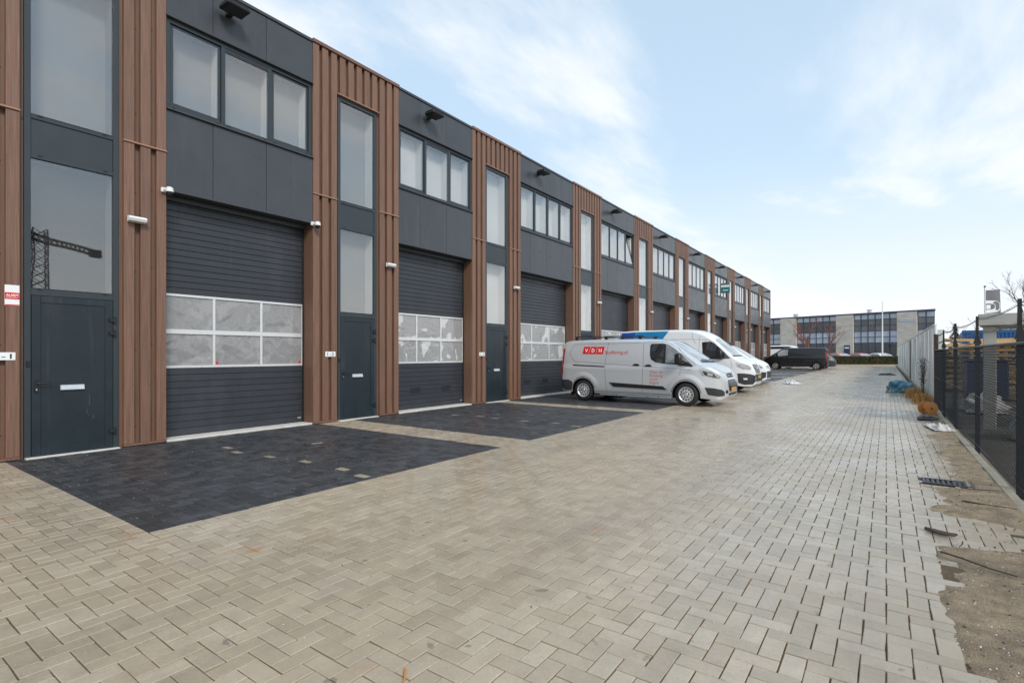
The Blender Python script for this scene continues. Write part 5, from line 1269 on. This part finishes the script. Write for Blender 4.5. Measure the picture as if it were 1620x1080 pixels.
# ---------------------------------------------------------------- white hoarding
HX = 1.17; hoard = empty('white_hoarding', (HX, 48, 0)); tag(hoard, 'white corrugated steel hoarding beyond the chain-link fence', 'fence')
def corr(wd, h):
    b = MB(); xs = [0.0]; prof = []
    n = 8; p_ = wd / n
    for i in range(n):
        y = i * p_; prof += [(0.0, y), (0.0, y + p_ * 0.62), (0.012, y + p_ * 0.70), (0.012, y + p_ * 0.92)]
    prof.append((0.0, wd))
    for (a, c) in zip(prof[:-1], prof[1:]):
        b.quad([(a[0], a[1], 0), (c[0], c[1], 0), (c[0], c[1], h), (a[0], a[1], h)]); b.quad([(a[0] + 0.003, a[1], 0), (c[0] + 0.003, c[1], 0), (c[0] + 0.003, c[1], h), (a[0] + 0.003, a[1], h)])
    me = bpy.data.meshes.new('sheet'); me.from_pydata(b.v, [], b.f); me.materials.append(M['white_sheet']); return me
cm_ = {}
rs = random.Random(2)
for i in range(54):
    y = 19.75 + i * 1.04; h = 2.30 + (0.0 if i > 1 else 0.0)
    if 'a' not in cm_: cm_['a'] = corr(1.05, h)
    o = put('sheet', cm_['a'], hoard, (HX + (0.006 if i % 2 else 0), y, 0.05 + rs.uniform(-0.015, 0.015))); o.rotation_euler = (rs.gauss(0, 0.004), rs.gauss(0, 0.008), 0)
for i in range(9):
    y = 26 + i * 6.2; bx('post', HX - 0.05, HX - 0.003, y, y + 0.07, -0.1, 2.28, 'dark_plastic' if i == 2 else 'white_sheet', hoard, 0.004)
for i in range(18): bx('cap_rail', HX - 0.03, HX + 0.05, 19.75 + i * 3.12, 19.75 + i * 3.12 + 3.1, 2.352 + 0.012 * (i % 2), 2.385 + 0.012 * (i % 2), 'white_sheet', hoard, 0.004)
o = put('sheet', corr(0.16, 2.18), hoard, (HX + 0.21, 19.72, 0.04)); o.rotation_euler = (0, 0, R(90))
bx('end_post', HX - 0.012, HX + 0.03, 19.66, 19.70, -0.1, 2.36, 'white_sheet', hoard, 0.004)
bx('kerb_board', HX - 0.09, HX - 0.03, 20, 76, -0.1, 0.09, 'kerb', hoard, 0.004)

# ---------------------------------------------------------------- things in the neighbouring yard
c0 = at_px(1566, 10.6); sh = empty('concrete_shelter', c0, R(-9), True); tag(sh, 'grey concrete slab on square columns behind the chain-link fence', 'shelter')
for dx, dy in ((0, 0), (3.6, 0), (3.6, 2.0)):
    b = MB(); b.box(dx - 0.10, dx + 0.10, dy - 0.10, dy + 0.10, -0.2, 2.07, 0, 0.012); child('column', b, ['concrete'], sh, False)
b = MB(); b.box(-0.17, 4.0, -0.2, 2.2, 2.072, 2.31, 0, 0.012); child('slab', b, ['concrete'], sh, False)
ct = empty('shipping_container', Vector((4.7, 36.0, 0)), R(-4), True); tag(ct, 'blue corrugated shipping container behind the timber stacks', 'container')
b = MB(); b.box(-1.45, 1.25, 0, 6, -0.05, 2.72); child('shell', b, ['container'], ct, False)
for i in range(18):
    b = MB(); b.box(-1.42 + i * 0.148, -1.42 + i * 0.148 + 0.075, -0.035, -0.002, 0.1, 2.58); child('rib', b, ['container'], ct, False)
b = MB(); b.box(-1.47, 1.27, -0.05, -0.036, 2.58, 2.74); child('top_rail', b, ['container'], ct, False)
tk = random.Random(8)
for s, (p, wd, n, lab) in enumerate(((Vector((2.75, 27.5, 0)), 2.5, 10, 'stack of yellow sawn timber just right of the white hoarding'), (Vector((4.1, 23.5, 0)), 2.8, 9, 'stack of yellow sawn timber behind the concrete column'), (Vector((4.9, 19.0, 0)), 2.4, 9, 'stack of yellow sawn timber at the right edge above the fence'))):
    t = empty('timber_stack', p, tk.uniform(-0.12, 0.12), True); tag(t, lab, 'timber', 'timber stacks in the yard')
    for r in range(n):
        z = 0.06 + r * 0.205
        for k in range(3):
            b = bpy.data.objects.new('plank', boxm(wd, 0.16, 0.10, 'timber', 0.006)); COL.objects.link(b); b.parent = t
            b.location = (tk.uniform(-0.22, 0.22), k * 0.28 + tk.uniform(-0.04, 0.04), z + 0.10 + 0.05); b.rotation_euler = (0, tk.gauss(0, 0.018), tk.gauss(0, 0.05))
        for xk in (-wd * 0.4, 0, wd * 0.4):
            b = bpy.data.objects.new('bearer', boxm(0.10, 0.95, 0.085, 'timber', 0.004)); COL.objects.link(b); b.parent = t; b.location = (xk, 0.28, z + 0.05)
# white sheet and bulk bag lying in the yard
def blob(name, p, sx, sy, sz, mat, label, cat, seed, rough=0.25, fr=1.6, sub=4, fold=0.0):
    bm = bmesh.new(); bmesh.ops.create_icosphere(bm, subdivisions=sub, radius=1)
    for v in bm.verts:
        d = v.co.normalized(); q = d * fr + Vector((seed * 3.1, seed, 0))
        k = 1 + rough * mnoise.fractal(q, 1.0, 2.0, 4) + fold * abs(mnoise.noise(q * 2.2)) * 1.2
        z = d.z * k * sz
        v.co = Vector((d.x * k * sx, d.y * k * sy, max(z, -0.02) if z > 0 else z * 0.05))
    me = bpy.data.meshes.new(name); bm.to_mesh(me); bm.free(); me.materials.append(M[mat]); me.polygons.foreach_set('use_smooth', [True] * len(me.polygons))
    o = put(name, me, None, p); tag(o, label, cat); return o
blob('bulk_bag', at_px(1668, 9.0) + Vector((0, 0, 0)), 0.55, 0.5, 0.95, 'cloth_w', 'pale bulk bag behind the chain-link fence at the right edge', 'bag', 2, 0.15)
blob('plastic_sheet', at_px(1535, 13.8) + Vector((0.25, 0, 0.02)), 0.40, 0.7, 0.36, 'cloth_w', 'crumpled white plastic sheet behind the fence beside the column', 'sheet', 5, 0.4, 1.8, 4, 0.4)
nb = empty('dark_bin', at_px(1533, 17.5)); tag(nb, 'dark blue waste container behind the fence left of the column', 'container')
q = WP[nb.name]; bx('tub', q.x - 0.1, q.x + 0.9, q.y - 0.6, q.y + 0.8, 0.02, 1.25, 'navy', nb, 0.04); bx('lid', q.x - 0.14, q.x + 0.94, q.y - 0.64, q.y + 0.84, 1.251, 1.32, 'navy', nb, 0.02)
# grey flag
p = at_px(1558, 43); fl = empty('flag', p); tag(fl, 'grey banner flag with a white rounded emblem on a white pole', 'flag')
zt_, zb_ = z_px(459, 43), z_px(500, 43); b = MB(); b.tube([(0, 0, 0), (0, 0, zt_ + 0.25)], 0.05, 8); put('pole', b.mesh('pole', ['white_plastic'], True), fl, p)
b = MB(); b.tube([(0, 0, zt_ + 0.25), (0, 0, zt_ + 0.36)], 0.075, 8); put('finial', b.mesh('finial', ['black']), fl, p)
ru = Vector((CS, SN, 0)); rv = Vector((-SN, CS, 0)); FWD = 1.18
def fpos(u, v, off): return tuple(ru * (0.10 + u * FWD) + rv * (0.05 * math.sin(u * 5 + v * 2) + off) + Vector((0, 0, zb_ + v * (zt_ - zb_) + 0.04 * u)))
V = []; F = []; nu, nv = 12, 20
for sgn in (0, 0.006):
    n0 = len(V); V += [fpos(i / nu, j / nv, sgn) for j in range(nv + 1) for i in range(nu + 1)]
    F += [(n0 + j * (nu + 1) + i, n0 + j * (nu + 1) + i + 1, n0 + (j + 1) * (nu + 1) + i + 1, n0 + (j + 1) * (nu + 1) + i) for j in range(nv) for i in range(nu)]
put('cloth', mesh_of('cloth', V, F, ['flag'], True), fl, p)
def loopq(cx, cv_, a, b_, a2, b2, s0, s1, n=20):
    V = []; F = []
    for i in range(n + 1):
        t = R(s0 + (s1 - s0) * i / n); c, s = math.cos(t), math.sin(t)
        pw = lambda q: math.copysign(abs(q) ** 0.6, q)
        for (A, B_) in ((a, b_), (a2, b2)): V.append(fpos(min(0.99, max(0.01, cx + A * pw(c))), cv_ + B_ * pw(s), -0.006))
    for i in range(n): F.append((2 * i, 2 * i + 1, 2 * i + 3, 2 * i + 2))
    return V, F
V, F = loopq(0.02, 0.36, 0.94, 0.24, 0.58, 0.12, -90, 90); put('emblem', mesh_of('emblem', V, F, ['sign_white']), fl, p)
V = [fpos(u, v, -0.006) for u, v in ((0.05, 0.27), (0.34, 0.27), (0.34, 0.43), (0.05, 0.43))]; put('emblem', mesh_of('emblem', V, [(0, 1, 2, 3)], ['sign_white']), fl, p)

# ---------------------------------------------------------------- odds and ends along the fence
tarp = blob('blue_tarp', Vector((0.45, 26.0, 0)), 0.40, 0.75, 0.42, 'tarp', 'crumpled blue tarpaulin lying against the white hoarding', 'tarpaulin', 7, 0.26, 1.0, 5, 0.28)
sp = empty('cable_spool', (0.84, 16.6, 0), R(-58), True); tag(sp, 'orange wooden cable reel lying on its rim beside the fence end', 'reel'); sp.scale = (0.95, 0.86, 0.86)
for i, x in enumerate((-0.13, 0.13)):
    b = MB(); b.lathe([(0.0001, -0.012), (0.025, -0.012), (0.175, -0.012), (0.18, -0.006), (0.18, 0.010), (0.172, 0.014), (0.0001, 0.014)], (x, 0, 0.18), 'x', 28); child('flange', b, ['spool'], sp)
    b = MB(); b.lathe([(0.0001, 0.0), (0.028, 0.0), (0.028, 0.004)], (x + (0.0155 if i else -0.0155), 0, 0.18), 'x', 12); child('axle_hole', b, ['twig'], sp)
b = MB(); b.lathe([(0.07, -0.112), (0.07, 0.112)], (0, 0, 0.18), 'x', 20); child('drum', b, ['spool'], sp)
def rag(name, p, sx, sy, h, mat, label, cat, seed, rz=0):
    n = 26; V = []; F = []
    for j in range(n + 1):
        for i in range(n + 1):
            u, v = i / n * 2 - 1, j / n * 2 - 1; e = max(abs(u), abs(v)); wob = 1 + 0.18 * mnoise.noise(Vector((u * 2 + seed, v * 2, seed)))
            z = h * (0.35 + 0.9 * mnoise.fractal(Vector((u * 1.7 + seed, v * 1.7, 0)), 1, 2, 3)) * (1 - e ** 4) + 0.012
            V.append((u * sx * wob, v * sy * wob, max(0.008, z)))
    for j in range(n):
        for i in range(n): a = j * (n + 1) + i; F.append((a, a + 1, a + n + 2, a + n + 1))
    o = put(name, mesh_of(name, V, F, [mat], True), None, p); o.rotation_euler = (0, 0, rz); tag(o, label, cat); return o
rag('black_rag', Vector((0.78, 15.3, 0.012)), 0.20, 0.30, 0.07, 'cloth_b', 'flat black rag on the pavers before the cable reel', 'rag', 3)
rag('white_rag', Vector((0.86, 13.5, 0.012)), 0.17, 0.52, 0.10, 'cloth_w', 'folded dirty white cloth lying against the chain-link fence', 'cloth', 9, R(8))
rag('plastic_litter', Vector((-3.9, 29.6, 0.008)), 0.30, 0.55, 0.22, 'litter', 'torn white plastic lying on the open paving before the parked vans', 'litter', 12, R(30))
rag('dark_debris', Vector((0.05, 46.3, 0.008)), 0.5, 0.6, 0.12, 'cloth_b', 'small dark heap on the paving before the far hoarding', 'debris', 14)
rag('grey_litter', Vector((0.12, 25.4, 0.008)), 0.14, 0.4, 0.10, 'kerb', 'grey scrap lying left of the blue tarpaulin', 'litter', 16)
def stick(name, pts, r, label, mat='twig'):
    c = Vector(pts[0]); b = MB(); b.tube([Vector(p_) - c for p_ in pts], [r * (1 - 0.6 * i / len(pts)) for i in range(len(pts))], 6); o = put(name, b.mesh(name, [mat], True), None, c); tag(o, label, 'stick'); return o
stick('stick', [(0.62, 6.88, 0.03), (0.78, 6.80, 0.038), (1.0, 6.74, 0.045)], 0.010, 'long dark stick on the sand behind the drain grate')
stick('stick', [(0.33, 5.02, 0.03), (0.44, 4.93, 0.035), (0.58, 4.80, 0.035), (0.70, 4.72, 0.04)], 0.007, 'thin twig lying on the sand below the curl of bark')
stick('stick', [(0.66, 7.5, 0.04), (0.82, 7.46, 0.05), (0.98, 7.52, 0.05)], 0.006, 'thin twig lying against the fence post foot')
stick('wood_splinter', [(-1.86, 1.72, 0.006), (-1.80, 1.66, 0.008), (-1.755, 1.60, 0.006)], 0.006, 'orange wood splinter at the bottom edge of the picture', 'spool')
V = []; F = []; nb_ = 14
for i in range(nb_ + 1):
    t = i / nb_; cx_, cy_ = 0.25 * t, -0.10 * t - 0.05 * math.sin(math.pi * t); rd = 0.022 + 0.012 * math.sin(math.pi * t) + 0.006 * random.random()
    for j in range(9):
        a_ = R(-30 + 240 * j / 8); V.append((cx_ + 0.4 * rd * math.cos(a_), cy_ + rd * math.cos(a_), 0.022 + rd * math.sin(a_) * 0.8))
for i in range(nb_):
    for j in range(8): q_ = i * 9 + j; F.append((q_, q_ + 1, q_ + 10, q_ + 9))
b = MB(); b.v, b.f, b.m = V, F, [0] * len(F)
o = put('bark_curl', b.mesh('bark_curl', ['twig'], True), None, (0.27, 5.68, 0.0)); o.scale = (0.8, 0.8, 0.7); tag(o, 'curled strip of dark bark on the paver edge', 'bark')
stick('stick', [(0.49, 5.42, 0.02), (0.48, 5.32, 0.03), (0.455, 5.26, 0.02)], 0.006, 'short twig hanging off the end of the curled bark')
# dry grass and a bare shrub at the foot of the hoarding
def tuft(p, n, h, sp_, seed, label):
    r = random.Random(seed); V = []; F = []
    for i in range(n):
        x, y = r.gauss(0, sp_), r.gauss(0, sp_ * 2.2); L_ = h * r.uniform(0.5, 1.1); a = r.uniform(0, 6.28); le = r.uniform(0.2, 0.9); w = 0.006
        pts = [(x, y, 0), (x + math.cos(a) * L_ * le * 0.3, y + math.sin(a) * L_ * le * 0.3, L_ * 0.6), (x + math.cos(a) * L_ * le * 0.8, y + math.sin(a) * L_ * le * 0.8, L_ * (0.9 - 0.4 * le))]
        px_, py_ = -math.sin(a) * w, math.cos(a) * w; n0 = len(V)
        for j, q_ in enumerate(pts): k_ = 1 - j * 0.4; V += [(q_[0] - px_ * k_, q_[1] - py_ * k_, q_[2]), (q_[0] + px_ * k_, q_[1] + py_ * k_, q_[2])]
        F += [(n0, n0 + 1, n0 + 3, n0 + 2), (n0 + 2, n0 + 3, n0 + 5, n0 + 4)]
    o = put('dry_grass', mesh_of('dry_grass', V, F, ['drygrass']), None, p); tag(o, label, 'grass')
tuft(Vector((0.92, 20.4, 0)), 420, 0.42, 0.13, 1, 'dry straw coloured grass clump behind the cable reel')
tuft(Vector((0.82, 23.0, 0)), 420, 0.50, 0.15, 2, 'rusty dry grass clump beside the blue tarpaulin')
tuft(Vector((1.0, 18.6, 0)), 250, 0.2, 0.05, 3, 'sparse dry grass at the corner of fence and hoarding')
sb = empty('bare_shrub', (1.02, 22.4, 0)); tag(sb, 'thin bare shrub standing against the white hoarding', 'shrub')
r = random.Random(4); b = MB(); V = []; F = []
for i in range(7):
    a = r.uniform(0, 6.28); pts = [Vector((0, 0, 0))]; d = Vector((math.cos(a) * 0.10, math.sin(a) * 0.22, 1)).normalized()
    for k in range(6): d = (d + Vector((r.gauss(0, .05), r.gauss(0, .10), 0.05))).normalized(); pts.append(pts[-1] + d * 0.21)
    b.tube(pts, [0.012 * (1 - 0.13 * k) for k in range(7)], 5)
    for q_ in pts[3:]:
        for m_ in range(14):
            c = q_ + Vector((r.gauss(0, .04), r.gauss(0, .09), r.gauss(0, .08))); e = Vector((r.gauss(0, 1), r.gauss(0, 1), r.gauss(0, 1))).normalized() * 0.028; g_ = e.cross(Vector((r.gauss(0, 1), r.gauss(0, 1), 1))).normalized() * 0.012
            n = len(V); V += [tuple(c - e), tuple(c + g_), tuple(c + e), tuple(c - g_)]; F.append((n, n + 1, n + 2, n + 3))
put('stem', b.mesh('stem', ['twig'], True), sb, WP[sb.name]); o = put('leaves', mesh_of('leaves', V, F, ['shrub']), sb, WP[sb.name]); o['kind'] = 'stuff'

# ---------------------------------------------------------------- tower crane that the leftmost window mirrors
cr = empty('tower_crane', (98.7, 25.5, 0)); tag(cr, 'red brown lattice tower crane mirrored in the window above the leftmost door', 'crane')
def lattice(a, c, w, n, name):
    a, c = Vector(a), Vector(c); d = (c - a).normalized(); u = d.cross(Vector((0, 0, 1)))
    if u.length < 0.01: u = Vector((1, 0, 0))
    u.normalize(); v = d.cross(u); b = MB(); cor = [(u * s + v * t) * w / 2 for s, t in ((-1, -1), (1, -1), (1, 1), (-1, 1))]
    for k in cor: b.tube([a + k, c + k], 0.10, 4)
    for i in range(n):
        p0, p1 = a.lerp(c, i / n), a.lerp(c, (i + 1) / n)
        for j in range(4):
            k0, k1 = cor[j], cor[(j + 1) % 4]; b.tube([p0 + k0, p1 + k1], 0.065, 3, 0, False); b.tube([p0 + k1, p1 + k0], 0.065, 3, 0, False)
    put(name, b.mesh(name, ['crane']), cr, WP[cr.name])
ju = Vector((10.0, 11.4, 0)).normalized()
lattice((0, 0, 0), (0, 0, 23), 1.9, 16, 'mast'); lattice((0, 0, 21.5), tuple(ju * 15 + Vector((0, 0, 21.5))), 0.9, 12, 'counter_jib'); lattice((0, 0, 21.5), tuple(ju * -38 + Vector((0, 0, 21.5))), 0.9, 26, 'jib')
b = MB(); b.box(-0.7, 0.7, -0.7, 0.7, 20.7, 22.1); o = put('counterweight', b.mesh('counterweight', ['groove']), cr, WP[cr.name] + ju * 14)
# hands the vehicles their final transforms
bpy.context.view_layer.update()
